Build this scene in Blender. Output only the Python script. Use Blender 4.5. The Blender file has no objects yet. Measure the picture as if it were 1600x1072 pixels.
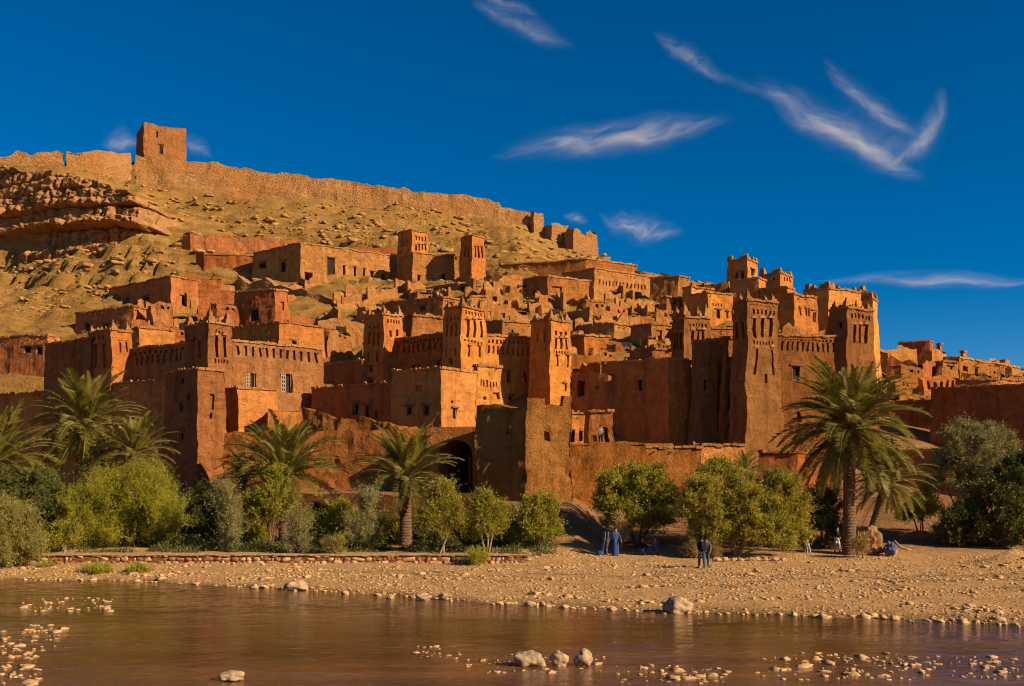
import bpy, bmesh, math, random
import numpy as np
from mathutils import Vector, Matrix, noise as mnoise

random.seed(7)
RNG = np.random.default_rng(7)
scene = bpy.context.scene
col = scene.collection
R = math.radians

# ------------------------------------------------------------------ camera
CAM_Z = 4.2
FPX = 1600.0          # focal length in photograph pixels
HOR = 766.0           # row of the horizon in the photograph
cam_data = bpy.data.cameras.new('camera')
cam_data.sensor_width = 36.0
cam_data.lens = 36.0
cam_data.shift_y = (HOR - 536.0) / 1600.0
cam_data.clip_start = 0.1
cam_data.clip_end = 30000.0
cam = bpy.data.objects.new('camera', cam_data)
cam.location = (0, 0, CAM_Z)
cam.rotation_euler = (R(90), 0, 0)
col.objects.link(cam)
scene.camera = cam

# ------------------------------------------------------------------ sky, sun, exposure
SUN_EL = 27.0
SUN_FRONT = 28.0        # degrees the sun stands in front of the picture plane, on the right
sun_dir = Vector((math.cos(R(SUN_EL)) * math.cos(R(SUN_FRONT)),
                  -math.cos(R(SUN_EL)) * math.sin(R(SUN_FRONT)), math.sin(R(SUN_EL))))
world = bpy.data.worlds.new('World')
scene.world = world
world.use_nodes = True
wn = world.node_tree
wn.nodes.clear()
w_out = wn.nodes.new('ShaderNodeOutputWorld')
w_bg = wn.nodes.new('ShaderNodeBackground')
w_sky = wn.nodes.new('ShaderNodeTexSky')
w_sky.sky_type = 'NISHITA'
w_sky.sun_disc = False
w_sky.sun_elevation = R(SUN_EL)
w_sky.sun_rotation = math.atan2(sun_dir.x, sun_dir.y)
w_sky.altitude = 2600
w_sky.air_density = 1.0
w_sky.dust_density = 0.3
w_sky.ozone_density = 4.0
w_hsv = wn.nodes.new('ShaderNodeHueSaturation')
w_hsv.inputs['Saturation'].default_value = 1.42
w_hsv.inputs['Value'].default_value = 0.72
wn.links.new(w_sky.outputs['Color'], w_hsv.inputs['Color'])
wn.links.new(w_hsv.outputs['Color'], w_bg.inputs['Color'])
w_bg.inputs['Strength'].default_value = 0.066
wn.links.new(w_bg.outputs['Background'], w_out.inputs['Surface'])

sun_data = bpy.data.lights.new('sun', 'SUN')
sun_data.energy = 3.9
sun_data.angle = R(0.5)
sun_data.color = (1.0, 0.80, 0.56)
sun = bpy.data.objects.new('sun', sun_data)
sun.rotation_euler = sun_dir.to_track_quat('Z', 'Y').to_euler()
sun.location = (60, -20, 60)
col.objects.link(sun)

scene.view_settings.view_transform = 'Standard'
scene.view_settings.look = 'None'
scene.view_settings.exposure = 0.98
scene.view_settings.gamma = 1.0
scene.view_settings.use_curve_mapping = False
scene.render.engine = 'CYCLES'
scene.cycles.use_denoising = True
scene.cycles.filter_width = 1.1
scene.cycles.max_bounces = 8
scene.cycles.diffuse_bounces = 7
scene.cycles.glossy_bounces = 3
scene.cycles.transparent_max_bounces = 8
scene.cycles.volume_bounces = 1
scene.cycles.volume_step_rate = 0.5
scene.cycles.sample_clamp_indirect = 6.0

# ------------------------------------------------------------------ helpers
def P(px, py, D):
    return Vector(((px - 800.0) / FPX * D, D, CAM_Z + (HOR - py) / FPX * D))

def zz(py, D):
    return CAM_Z + (HOR - py) / FPX * D

def tag(o, label=None, cat=None, group=None, kind=None):
    if label: o['label'] = label
    if cat: o['category'] = cat
    if group: o['group'] = group
    if kind: o['kind'] = kind
    return o

def empty(name, loc, label=None, cat=None, group=None):
    o = bpy.data.objects.new(name, None)
    o.location = loc
    o.empty_display_size = 0.3
    col.objects.link(o)
    return tag(o, label, cat, group)

class MB:
    """collects faces; build() links them as one mesh object"""
    def __init__(self):
        self.v = []; self.f = []; self.m = []
    def add(self, vs, fs, mi=0):
        n = len(self.v)
        self.v.extend(vs)
        for f in fs:
            self.f.append(tuple(i + n for i in f)); self.m.append(mi)
    def quad(self, a, b, c, d, mi=0):
        self.add([a, b, c, d], [(0, 1, 2, 3)], mi)
    def box(self, c, s, ax=None, mi=0, taper=1.0):
        """box centred on c, full sizes s, axes ax (three unit vectors)"""
        if ax is None: ax = (Vector((1, 0, 0)), Vector((0, 1, 0)), Vector((0, 0, 1)))
        c = Vector(c); vs = []
        for k in (-.5, .5):
            t = taper if k > 0 else 1.0
            for i, j in ((-.5, -.5), (.5, -.5), (.5, .5), (-.5, .5)):
                vs.append(c + ax[0] * (i * s[0] * t) + ax[1] * (j * s[1] * t) + ax[2] * (k * s[2]))
        self.add(vs, [(3, 2, 1, 0), (4, 5, 6, 7), (0, 1, 5, 4), (1, 2, 6, 5), (2, 3, 7, 6), (3, 0, 4, 7)], mi)
    def tube(self, pts, rads, n=8, mi=0, cap=True):
        pts = [Vector(p) for p in pts]; base = len(self.v)
        for i, p in enumerate(pts):
            d = (pts[min(i + 1, len(pts) - 1)] - pts[max(i - 1, 0)]).normalized()
            a = d.cross(Vector((0.31, 0.17, 0.93)))
            if a.length < 1e-3: a = d.cross(Vector((1, 0, 0)))
            a.normalize(); b = d.cross(a)
            for k in range(n):
                t = 2 * math.pi * k / n
                self.v.append(p + (a * math.cos(t) + b * math.sin(t)) * rads[i])
        for i in range(len(pts) - 1):
            for k in range(n):
                self.f.append((base + i * n + k, base + i * n + (k + 1) % n,
                               base + (i + 1) * n + (k + 1) % n, base + (i + 1) * n + k)); self.m.append(mi)
        if cap:
            self.f.append(tuple(base + k for k in range(n))[::-1]); self.m.append(mi)
            self.f.append(tuple(base + (len(pts) - 1) * n + k for k in range(n))); self.m.append(mi)
    def build(self, name, mats, parent=None, smooth=False, origin=None):
        me = bpy.data.meshes.new(name)
        o0 = Vector(origin) if origin is not None else (parent_world(parent) if parent else Vector((0, 0, 0)))
        me.from_pydata([tuple(Vector(p) - o0) for p in self.v], [], self.f)
        if not isinstance(mats, (list, tuple)): mats = [mats]
        for m in mats: me.materials.append(m)
        if len(mats) > 1: me.polygons.foreach_set('material_index', self.m)
        if smooth: me.polygons.foreach_set('use_smooth', [True] * len(me.polygons))
        me.update()
        o = bpy.data.objects.new(name, me)
        if parent: o.parent = parent
        elif origin is not None: o.location = o0
        col.objects.link(o)
        return o

def parent_world(o):
    v = Vector((0, 0, 0))
    while o is not None:
        v += Vector(o.location); o = o.parent
    return v

def np_mesh(name, verts, faces, mats, parent=None, origin=None, smooth=False, mat_idx=None):
    verts = np.asarray(verts, dtype=np.float64); faces = np.asarray(faces, dtype=np.int32)
    o0 = np.array(origin if origin is not None else (parent_world(parent) if parent else (0, 0, 0)))
    verts = verts - o0
    me = bpy.data.meshes.new(name)
    k = faces.shape[1]
    me.vertices.add(len(verts)); me.vertices.foreach_set('co', verts.astype(np.float32).ravel())
    me.loops.add(faces.size); me.loops.foreach_set('vertex_index', faces.ravel())
    me.polygons.add(len(faces))
    me.polygons.foreach_set('loop_start', np.arange(0, faces.size, k, dtype=np.int32))
    me.polygons.foreach_set('loop_total', np.full(len(faces), k, dtype=np.int32))
    if not isinstance(mats, (list, tuple)): mats = [mats]
    for m in mats: me.materials.append(m)
    if mat_idx is not None: me.polygons.foreach_set('material_index', np.asarray(mat_idx, dtype=np.int32))
    if smooth: me.polygons.foreach_set('use_smooth', np.ones(len(faces), dtype=bool))
    me.update(calc_edges=True)
    o = bpy.data.objects.new(name, me)
    if parent: o.parent = parent
    elif origin is not None: o.location = tuple(o0)
    col.objects.link(o)
    return o

# vectorised gradient noise
_perm = np.random.default_rng(3).permutation(256)
_perm = np.concatenate([_perm, _perm, _perm])
_grad = np.random.default_rng(4).normal(size=(256, 3)); _grad /= np.linalg.norm(_grad, axis=1)[:, None]
def pnoise(x, y, z=0.0):
    x, y, z = np.broadcast_arrays(np.asarray(x, float), np.asarray(y, float), np.asarray(z, float))
    xi = np.floor(x).astype(int); yi = np.floor(y).astype(int); zi = np.floor(z).astype(int)
    xf = x - xi; yf = y - yi; zf = z - zi
    u = xf**3 * (xf * (xf * 6 - 15) + 10); v = yf**3 * (yf * (yf * 6 - 15) + 10); w = zf**3 * (zf * (zf * 6 - 15) + 10)
    out = 0
    for dx in (0, 1):
        for dy in (0, 1):
            for dz in (0, 1):
                h = _perm[_perm[_perm[(xi + dx) & 255] + ((yi + dy) & 255)] + ((zi + dz) & 255)]
                g = _grad[h]
                d = g[..., 0] * (xf - dx) + g[..., 1] * (yf - dy) + g[..., 2] * (zf - dz)
                wt = (u if dx else 1 - u) * (v if dy else 1 - v) * (w if dz else 1 - w)
                out = out + d * wt
    return out
def fbm(x, y, z=0.0, oct=4, gain=0.5):
    s = 0; a = 1.0
    for i in range(oct):
        s = s + a * pnoise(np.asarray(x) * 2**i + 17.3 * i, np.asarray(y) * 2**i + 5.1 * i, np.asarray(z) * 2**i + 9.7 * i)
        a *= gain
    return s
def sstep(a, b, x):
    t = np.clip((x - a) / (b - a), 0, 1); return t * t * (3 - 2 * t)

# ------------------------------------------------------------------ materials
class NT:
    def __init__(self, name):
        self.mat = bpy.data.materials.new(name); self.mat.use_nodes = True
        self.t = self.mat.node_tree; self.t.nodes.clear()
        self.out = self.n('ShaderNodeOutputMaterial')
        self.geo = None
    def n(self, typ, **kw):
        nd = self.t.nodes.new(typ)
        for k, v in kw.items():
            if k in nd.inputs: nd.inputs[k].default_value = v
            else: setattr(nd, k, v)
        return nd
    def l(self, a, b): self.t.links.new(a, b)
    def pos(self, scale=(1, 1, 1)):
        if self.geo is None: self.geo = self.n('ShaderNodeNewGeometry')
        m = self.n('ShaderNodeMapping'); m.inputs['Scale'].default_value = scale
        self.l(self.geo.outputs['Position'], m.inputs['Vector']); return m.outputs['Vector']
    def noise(self, vec, scale, detail=4, rough=0.55, dist=0.0):
        nd = self.n('ShaderNodeTexNoise'); nd.inputs['Scale'].default_value = scale
        nd.inputs['Detail'].default_value = detail; nd.inputs['Roughness'].default_value = rough
        nd.inputs['Distortion'].default_value = dist
        self.l(vec, nd.inputs['Vector']); return nd.outputs['Fac']
    def voro(self, vec, scale, feature='F1', out='Distance', rand=1.0):
        nd = self.n('ShaderNodeTexVoronoi'); nd.feature = feature; nd.inputs['Scale'].default_value = scale
        nd.inputs['Randomness'].default_value = rand
        self.l(vec, nd.inputs['Vector']); return nd.outputs[out]
    def ramp(self, fac, stops, interp='LINEAR'):
        nd = self.n('ShaderNodeValToRGB'); nd.color_ramp.interpolation = interp
        e = nd.color_ramp.elements
        while len(e) > 1: e.remove(e[-1])
        for i, (p, c) in enumerate(stops):
            el = e[0] if i == 0 else e.new(p)
            el.position = p
            el.color = (c, c, c, 1) if isinstance(c, (int, float)) else (*c, 1)
        self.l(fac, nd.inputs['Fac']); return nd.outputs['Color']
    def mix(self, fac, a, b, mode='MIX'):
        nd = self.n('ShaderNodeMix'); nd.data_type = 'RGBA'; nd.blend_type = mode
        for v, k in ((fac, 0), (a, 6), (b, 7)):
            if isinstance(v, (int, float)): nd.inputs[k].default_value = v if k == 0 else (v, v, v, 1)
            elif isinstance(v, tuple): nd.inputs[k].default_value = (*v, 1)
            else: self.l(v, nd.inputs[k])
        return nd.outputs[2]
    def math(self, op, a, b=0.0, c=None):
        nd = self.n('ShaderNodeMath'); nd.operation = op
        for i, v in enumerate((a, b, c)):
            if v is None: continue
            if isinstance(v, (int, float)): nd.inputs[i].default_value = v
            else: self.l(v, nd.inputs[i])
        return nd.outputs[0]
    def bump(self, h, strength=0.5, dist=0.1, prev=None):
        nd = self.n('ShaderNodeBump'); nd.inputs['Strength'].default_value = strength; nd.inputs['Distance'].default_value = dist
        self.l(h, nd.inputs['Height'])
        if prev is not None: self.l(prev, nd.inputs['Normal'])
        return nd.outputs['Normal']
    def principled(self, color, rough=0.95, normal=None, spec=0.1):
        b = self.n('ShaderNodeBsdfPrincipled')
        if isinstance(color, tuple): b.inputs['Base Color'].default_value = (*color, 1)
        else: self.l(color, b.inputs['Base Color'])
        if isinstance(rough, (int, float)): b.inputs['Roughness'].default_value = rough
        else: self.l(rough, b.inputs['Roughness'])
        b.inputs['Specular IOR Level'].default_value = spec
        if normal is not None: self.l(normal, b.inputs['Normal'])
        self.l(b.outputs['BSDF'], self.out.inputs['Surface']); return b

def sc(c, k): return tuple(min(1.0, x * k) for x in c)

def mud(name, c, rough_k=1.0, courses=True):
    t = NT(name)
    p = t.pos()
    big = t.noise(p, 0.22, 4, 0.6)
    mid = t.noise(p, 1.4, 5, 0.65)
    fine = t.noise(p, 7.0, 5, 0.7)
    streak = t.noise(t.pos((1.1, 1.1, 0.10)), 1.2, 4, 0.6)
    oi = t.n('ShaderNodeObjectInfo')
    c1 = t.ramp(big, [(0.3, sc(c, 0.66)), (0.5, c), (0.72, sc(c, 1.28))])
    c2 = t.mix(0.55, c1, t.ramp(mid, [(0.28, sc(c, 0.5)), (0.5, c), (0.72, sc(c, 1.45))]))
    c3 = t.mix(t.ramp(streak, [(0.50, 0.0), (0.72, 0.7)]), c2, (c[0] * 0.42, c[1] * 0.40, c[2] * 0.42))
    patch = t.noise(t.pos((1, 1, 1.3)), 0.42, 3, 0.5, 0.8)
    pm = t.ramp(patch, [(0.565, 0.0), (0.60, 1.0)])
    c3 = t.mix(t.math('MULTIPLY', pm, 0.55), c3, (min(1, c[0] * 1.18), c[1] * 1.26, c[2] * 1.35))
    pit = t.voro(p, 1.7)
    c4 = t.mix(t.ramp(pit, [(0.05, 0.75), (0.10, 0.0)]), c3, sc(c, 0.25))  # dark spots put the shade of small putlog holes into the colour
    c4 = t.mix(t.ramp(fine, [(0.3, 0.35), (0.55, 0.0)]), c4, sc(c, 0.5))
    wv = t.n('ShaderNodeVectorMath'); wv.operation = 'MULTIPLY_ADD'
    nz = t.n('ShaderNodeTexNoise'); nz.inputs['Scale'].default_value = 0.8; t.l(p, nz.inputs['Vector']); t.l(nz.outputs['Color'], wv.inputs[0]); wv.inputs[1].default_value = (1.6, 1.6, 1.6); t.l(p, wv.inputs[2])
    crack = t.voro(wv.outputs[0], 0.33, 'DISTANCE_TO_EDGE')
    c5 = t.mix(t.math('MULTIPLY', t.ramp(crack, [(0.004, 1.0), (0.016, 0.0)]), t.ramp(big, [(0.52, 0.0), (0.66, 0.55)])), c4, sc(c, 0.28))
    hs = t.n('ShaderNodeHueSaturation'); t.l(c5, hs.inputs['Color']); t.l(t.math('MULTIPLY_ADD', oi.outputs['Random'], 0.010, 0.494), hs.inputs['Hue']); t.l(t.math('MULTIPLY_ADD', oi.outputs['Random'], 0.24, 0.90), hs.inputs['Value']); t.l(t.math('MULTIPLY_ADD', oi.outputs['Random'], -0.04, 1.05), hs.inputs['Saturation'])
    c5 = hs.outputs['Color']
    n = t.bump(mid, 0.8 * rough_k, 0.3)
    if courses:
        w = t.n('ShaderNodeTexWave'); w.wave_type = 'BANDS'; w.bands_direction = 'Z'
        w.inputs['Scale'].default_value = 0.42; w.inputs['Distortion'].default_value = 3.0
        w.inputs['Detail'].default_value = 3.0; w.inputs['Detail Scale'].default_value = 1.2
        t.l(p, w.inputs['Vector'])
        n = t.bump(w.outputs['Fac'], 0.16, 0.12, n)
    n = t.bump(t.ramp(pit, [(0.04, 0.0), (0.12, 1.0)]), 0.5, 0.1, n)
    n = t.bump(pm, 0.5, 0.06, n)
    n = t.bump(t.noise(p, 3.2, 4, 0.7, 0.4), 0.6 * rough_k, 0.16, n)
    n = t.bump(fine, 0.9 * rough_k, 0.10, n)
    t.principled(c5, 0.97, n, 0.05)
    return t.mat

M = {}
M['mud'] = mud('mud_orange', (0.465, 0.176, 0.050))
M['mud_red'] = mud('mud_red', (0.385, 0.135, 0.046))
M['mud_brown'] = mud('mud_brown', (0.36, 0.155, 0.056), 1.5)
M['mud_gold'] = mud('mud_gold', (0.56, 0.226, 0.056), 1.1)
M['mud_rough'] = mud('mud_rough', (0.51, 0.205, 0.054), 3.0)
M['mud_ochre'] = mud('mud_ochre', (0.42, 0.178, 0.054), 1.5)
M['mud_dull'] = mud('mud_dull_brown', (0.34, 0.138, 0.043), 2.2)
M['coping'] = mud('mud_coping', (0.46, 0.21, 0.075), 1.6, False)

def plain(name, c, rough=0.8, var=0.35, scale=6.0, spec=0.1):
    t = NT(name); p = t.pos()
    n = t.noise(p, scale, 4, 0.6)
    t.principled(t.ramp(n, [(0.3, sc(c, 1 - var)), (0.7, sc(c, 1 + var))]), rough, t.bump(n, 0.3, 0.03), spec)
    return t.mat
M['shade_panel'] = plain('opening_shade', (0.030, 0.017, 0.011), 0.7, 0.4, 9)  # near-black colour stands in for the shade inside windows, slits and doorways
M['frame'] = plain('weathered_frame', (0.20, 0.11, 0.055), 0.8)
M['lattice'] = plain('whitewashed_lattice', (0.34, 0.24, 0.15), 0.8)
M['beam'] = plain('pole_wood', (0.16, 0.085, 0.04), 0.85)
M['bark'] = plain('bark', (0.15, 0.085, 0.045), 0.95, 0.5, 12)
M['palebark'] = plain('pale_bark', (0.30, 0.19, 0.09), 0.95, 0.4, 12)

def stone_mat(name, c, vs=1.2, bump=1.0):
    t = NT(name); p0 = t.pos((1, 1, 1.7))
    wv = t.n('ShaderNodeVectorMath'); wv.operation = 'MULTIPLY_ADD'
    nz = t.n('ShaderNodeTexNoise'); nz.inputs['Scale'].default_value = 0.9; nz.inputs['Detail'].default_value = 4; t.l(p0, nz.inputs['Vector']); t.l(nz.outputs['Color'], wv.inputs[0]); wv.inputs[1].default_value = (1.5, 1.5, 1.5); t.l(p0, wv.inputs[2])
    p = wv.outputs[0]
    cellc = t.voro(p, vs, 'F1', 'Color'); cell = t.voro(p, vs, 'F1', 'Distance')
    g = t.n('ShaderNodeRGBToBW'); t.l(cellc, g.inputs[0])
    n = t.noise(p, 3.5, 5, 0.65); big = t.noise(p, 0.12, 3)
    a = t.ramp(g.outputs[0], [(0.1, sc(c, 0.6)), (0.9, sc(c, 1.3))])
    b = t.mix(0.5, a, t.ramp(n, [(0.3, sc(c, 0.5)), (0.7, sc(c, 1.35))]))
    b = t.mix(t.ramp(big, [(0.4, 0.0), (0.65, 0.55)]), b, (c[0] * 0.95, c[1] * 0.72, c[2] * 0.55))
    nn = t.bump(t.ramp(cell, [(0.0, 1.0), (0.75, 0.0)]), 0.8 * bump, 0.3)
    nn = t.bump(n, 0.7 * bump, 0.2, nn)
    t.principled(b, 0.97, nn, 0.05); return t.mat
M['rubble'] = stone_mat('rubble_masonry', (0.38, 0.19, 0.066), 2.2, 0.8)
M['rock'] = stone_mat('hill_rock', (0.45, 0.25, 0.085), 1.2, 0.8)
M['cliff'] = stone_mat('cliff_rock', (0.36, 0.185, 0.070), 0.8, 1.0)
def boulder_mat(name, c):
    t = NT(name); p = t.pos(); n = t.noise(p, 5, 6, 0.65); n2 = t.noise(p, 28, 3, 0.7)
    vc = t.n('ShaderNodeRGBToBW'); t.l(t.voro(p, 5.0, 'F1', 'Color'), vc.inputs[0])
    b = t.mix(0.5, t.ramp(n, [(0.3, sc(c, 0.55)), (0.7, sc(c, 1.25))]), t.ramp(vc.outputs[0], [(0.15, sc(c, 0.5)), (0.85, sc(c, 1.25))]))
    t.principled(b, 0.9, t.bump(n2, 0.5, 0.03, t.bump(n, 0.5, 0.1)), 0.15); return t.mat
M['boulder'] = boulder_mat('river_stone', (0.46, 0.30, 0.16))
M['pebble'] = boulder_mat('pebble', (0.58, 0.335, 0.145))
M['redstone'] = boulder_mat('red_stone', (0.42, 0.20, 0.11))

def foliage_mat(name, c, c2, trans=0.25):
    t = NT(name); p = t.pos()
    n = t.noise(p, 1.1, 3, 0.6); f = t.noise(p, 18.0, 1, 0.5)
    cc = t.mix(0.5, t.ramp(n, [(0.35, c), (0.65, c2)]), t.ramp(f, [(0.35, c), (0.65, c2)]))
    d = t.n('ShaderNodeBsdfPrincipled'); t.l(cc, d.inputs['Base Color']); d.inputs['Roughness'].default_value = 0.42
    d.inputs['Specular IOR Level'].default_value = 0.25
    tr = t.n('ShaderNodeBsdfTranslucent'); t.l(t.mix(1.0, cc, (1.0, 0.95, 0.4), 'MULTIPLY'), tr.inputs['Color'])
    m = t.n('ShaderNodeMixShader'); m.inputs[0].default_value = trans
    t.l(d.outputs[0], m.inputs[1]); t.l(tr.outputs[0], m.inputs[2]); t.l(m.outputs[0], t.out.inputs['Surface'])
    return t.mat
M['palm'] = foliage_mat('palm_leaf', (0.105, 0.095, 0.012), (0.27, 0.215, 0.028), 0.25)
M['palm_dry'] = foliage_mat('dry_palm_leaf', (0.20, 0.115, 0.035), (0.30, 0.18, 0.05), 0.1)
M['leaf_yellow'] = foliage_mat('yellow_green_leaf', (0.22, 0.20, 0.02), (0.40, 0.34, 0.035), 0.35)
M['leaf_olive'] = foliage_mat('olive_leaf', (0.17, 0.155, 0.045), (0.36, 0.31, 0.11), 0.25)
M['leaf_dark'] = foliage_mat('dark_leaf', (0.065, 0.072, 0.014), (0.15, 0.145, 0.028), 0.2)
M['leaf_bright'] = foliage_mat('bright_leaf', (0.22, 0.21, 0.016), (0.42, 0.37, 0.03), 0.35)
M['straw'] = foliage_mat('dry_grass', (0.32, 0.20, 0.06), (0.46, 0.32, 0.10), 0.2)

M['straw_green'] = foliage_mat('straw_green_leaf', (0.22, 0.185, 0.035), (0.38, 0.31, 0.075), 0.3)
M['leaf_dark2'] = foliage_mat('mid_dark_leaf', (0.21, 0.20, 0.02), (0.44, 0.38, 0.04), 0.35)
M['leaf_olive2'] = foliage_mat('olive_shrub_leaf', (0.24, 0.215, 0.026), (0.50, 0.41, 0.055), 0.35)
M['tuft'] = foliage_mat('scrub_tuft', (0.085, 0.065, 0.018), (0.17, 0.13, 0.04), 0.1)

M['redearth'] = boulder_mat('red_earth', (0.33, 0.16, 0.062))

# ------------------------------------------------------------------ terrain
WATER_Z = -0.5
_sh_x = np.array([-900, 0, 200, 440, 600, 700, 850, 1050, 1300, 1600, 2600])
_sh_d = np.array([56, 54.1, 53.2, 48.8, 45.9, 44.0, 41.5, 39.4, 38.2, 35.8, 32.0])
def shore(px): return np.interp(px, _sh_x, _sh_d)

# per column of the view: ground height at a list of distances; (D, z) or (D, row, 1)
_cols = {
 -400: [(58.2, .05), (58.8, .5), (70, .9), (84, 1.6), (108.5, 3.6), (112, 596, 1), (125, 530, 1), (160, 452, 1), (184, 440, 1), (194, 276, 1), (200, 264, 1), (206, 262, 1), (240, 60.), (330, 30.), (450, 5.)],
 0:    [(58.2, .05), (58.8, .5), (70, .9), (84, 1.6), (108.5, 3.6), (112, 596, 1), (125, 530, 1), (156, 445, 1), (178, 432, 1), (188, 275, 1), (198, 262, 1), (206, 258, 1), (240, 60.), (330, 30.), (450, 5.)],
 110:  [(58.2, .05), (58.8, .5), (70, .9), (84, 1.6), (108.5, 3.6), (112, 590, 1), (127, 520, 1), (150, 450, 1), (168, 404, 1), (176, 398, 1), (183, 280, 1), (205, 262, 1), (240, 62.), (330, 30.), (450, 5.)],
 200:  [(58.2, .05), (58.8, .5), (70, .9), (84, 1.6), (106.5, 3.6), (110, 595, 1), (127, 520, 1), (148, 450, 1), (168, 384, 1), (173, 372, 1), (182, 318, 1), (207, 290, 1), (217, 283, 1), (222, 256, 1), (238, 258, 1), (330, 30.), (450, 5.)],
 290:  [(58.2, .05), (58.8, .5), (72, .9), (86, 1.6), (100, 640, 1), (112, 570, 1), (127, 510, 1), (148, 445, 1), (170, 385, 1), (190, 338, 1), (213, 297, 1), (218, 285, 1), (222, 258, 1), (238, 260, 1), (330, 30.), (450, 5.)],
 400:  [(58.2, .05), (58.8, .5), (77.8, .9), (79.2, 3.8), (86, 5.0), (96, 690, 1), (112, 565, 1), (125, 512, 1), (146, 452, 1), (157, 428, 1), (183, 362, 1), (211, 307, 1), (217, 290, 1), (240, 62.), (330, 30.), (450, 5.)],
 600:  [(58.2, .05), (58.8, .5), (73.6, .9), (74.8, 3.8), (82, 4.5), (93, 694, 1), (108, 580, 1), (125, 505, 1), (145, 452, 1), (160, 415, 1), (180, 378, 1), (214, 328, 1), (220, 318, 1), (240, 56.), (330, 25.), (450, 5.)],
 750:  [(58.2, .05), (58.8, .5), (70.5, .9), (72.5, 3.4), (82, 4.4), (95, 700, 1), (108, 560, 1), (125, 497, 1), (145, 450, 1), (165, 407, 1), (216, 345, 1), (223, 338, 1), (250, 48.), (330, 22.), (450, 5.)],
 800:  [(58.2, .1), (60, .4), (65, .8), (70.8, 3.2), (82, 4.4), (95, 700, 1), (108, 555, 1), (125, 497, 1), (145, 450, 1), (165, 407, 1), (218, 350, 1), (224, 345, 1), (250, 45.), (330, 20.), (450, 5.)],
 890:  [(58.2, .12), (62, .4), (65, 1.0), (70.5, 3.2), (82, 4.2), (95, 705, 1), (108, 560, 1), (125, 500, 1), (140, 475, 1), (160, 428, 1), (219, 386, 1), (226, 380, 1), (250, 40.), (330, 18.), (450, 5.)],
 945:  [(58.2, .12), (62, .3), (66, .6), (72, 1.8), (82, 4.0), (95, 710, 1), (108, 560, 1), (125, 500, 1), (140, 475, 1), (160, 428, 1), (215, 401, 1), (222, 400, 1), (245, 36.), (330, 15.), (450, 5.)],
 1050: [(58.2, .12), (62, .25), (66, .55), (75, 1.6), (85, 3.5), (95, 710, 1), (110, 560, 1), (125, 505, 1), (145, 465, 1), (160, 442, 1), (175, 440, 1), (220, 22.), (330, 8.), (450, 4.)],
 1200: [(58.2, .1), (62, .25), (66, .5), (76, 1.5), (88, 3.5), (100, 605, 1), (112, 512, 1), (135, 452, 1), (150, 445, 1), (165, 450, 1), (220, 15.), (330, 6.), (450, 4.)],
 1400: [(58.2, .1), (62, .25), (66, .5), (76, 1.5), (88, 3.5), (97, 690, 1), (107, 635, 1), (120, 600, 1), (140, 568, 1), (160, 558, 1), (180, 556, 1), (240, 10.), (330, 5.), (450, 4.)],
 1600: [(58.2, .1), (62, .25), (66, .5), (76, 1.5), (92, 4.5), (105, 640, 1), (120, 614, 1), (150, 592, 1), (170, 584, 1), (190, 583, 1), (240, 10.), (330, 5.), (450, 4.)],
 2000: [(58.2, .1), (62, .25), (66, .5), (76, 1.5), (92, 4.5), (105, 650, 1), (120, 640, 1), (150, 632, 1), (190, 640, 1), (240, 6.), (330, 4.), (450, 4.)],
}
_cpx = np.array(sorted(_cols)); _ctab = []
for _c in sorted(_cols):
    _d = [e[0] for e in _cols[_c]]; _z = [zz(e[1], e[0]) if len(e) == 3 else e[1] for e in _cols[_c]]
    _ctab.append((np.array(_d), np.array(_z)))

def ground_base(X, Y):
    X = np.asarray(X, float); Y = np.asarray(Y, float)
    Ys = np.maximum(Y, 12.0)
    px = np.clip(800 + 1600 * X / Ys, -400, 2000)
    zs = np.stack([np.interp(Y, d, z) for d, z in _ctab])
    idx = np.clip(np.searchsorted(_cpx, px) - 1, 0, len(_cpx) - 2)
    f = (px - _cpx[idx]) / (_cpx[idx + 1] - _cpx[idx])
    f = f * f * (3 - 2 * f) * 0.5 + f * 0.5
    za = np.take_along_axis(zs, idx[None], 0)[0]; zb = np.take_along_axis(zs, (idx + 1)[None], 0)[0]
    zhill = za * (1 - f) + zb * f
    S = shore(px) + 0.35 * np.sin(X * 0.9) + 0.25 * np.sin(X * 2.3 + 1)
    u = np.clip((Y - S) / np.maximum(57.8 - S, 1.0), -3, 1)
    bank = np.where(u >= 0, WATER_Z + 0.55 * np.power(np.clip(u, 0, 1), 0.75), WATER_Z + np.maximum(u * 1.6, -0.7))
    near = sstep(9, 2, Y) * 3.1
    z = np.where(Y > 58.0, zhill, bank + near)
    return z
def bed(X, Y):  # bedding planes of the hill, dipping gently to the right
    return None
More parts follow.
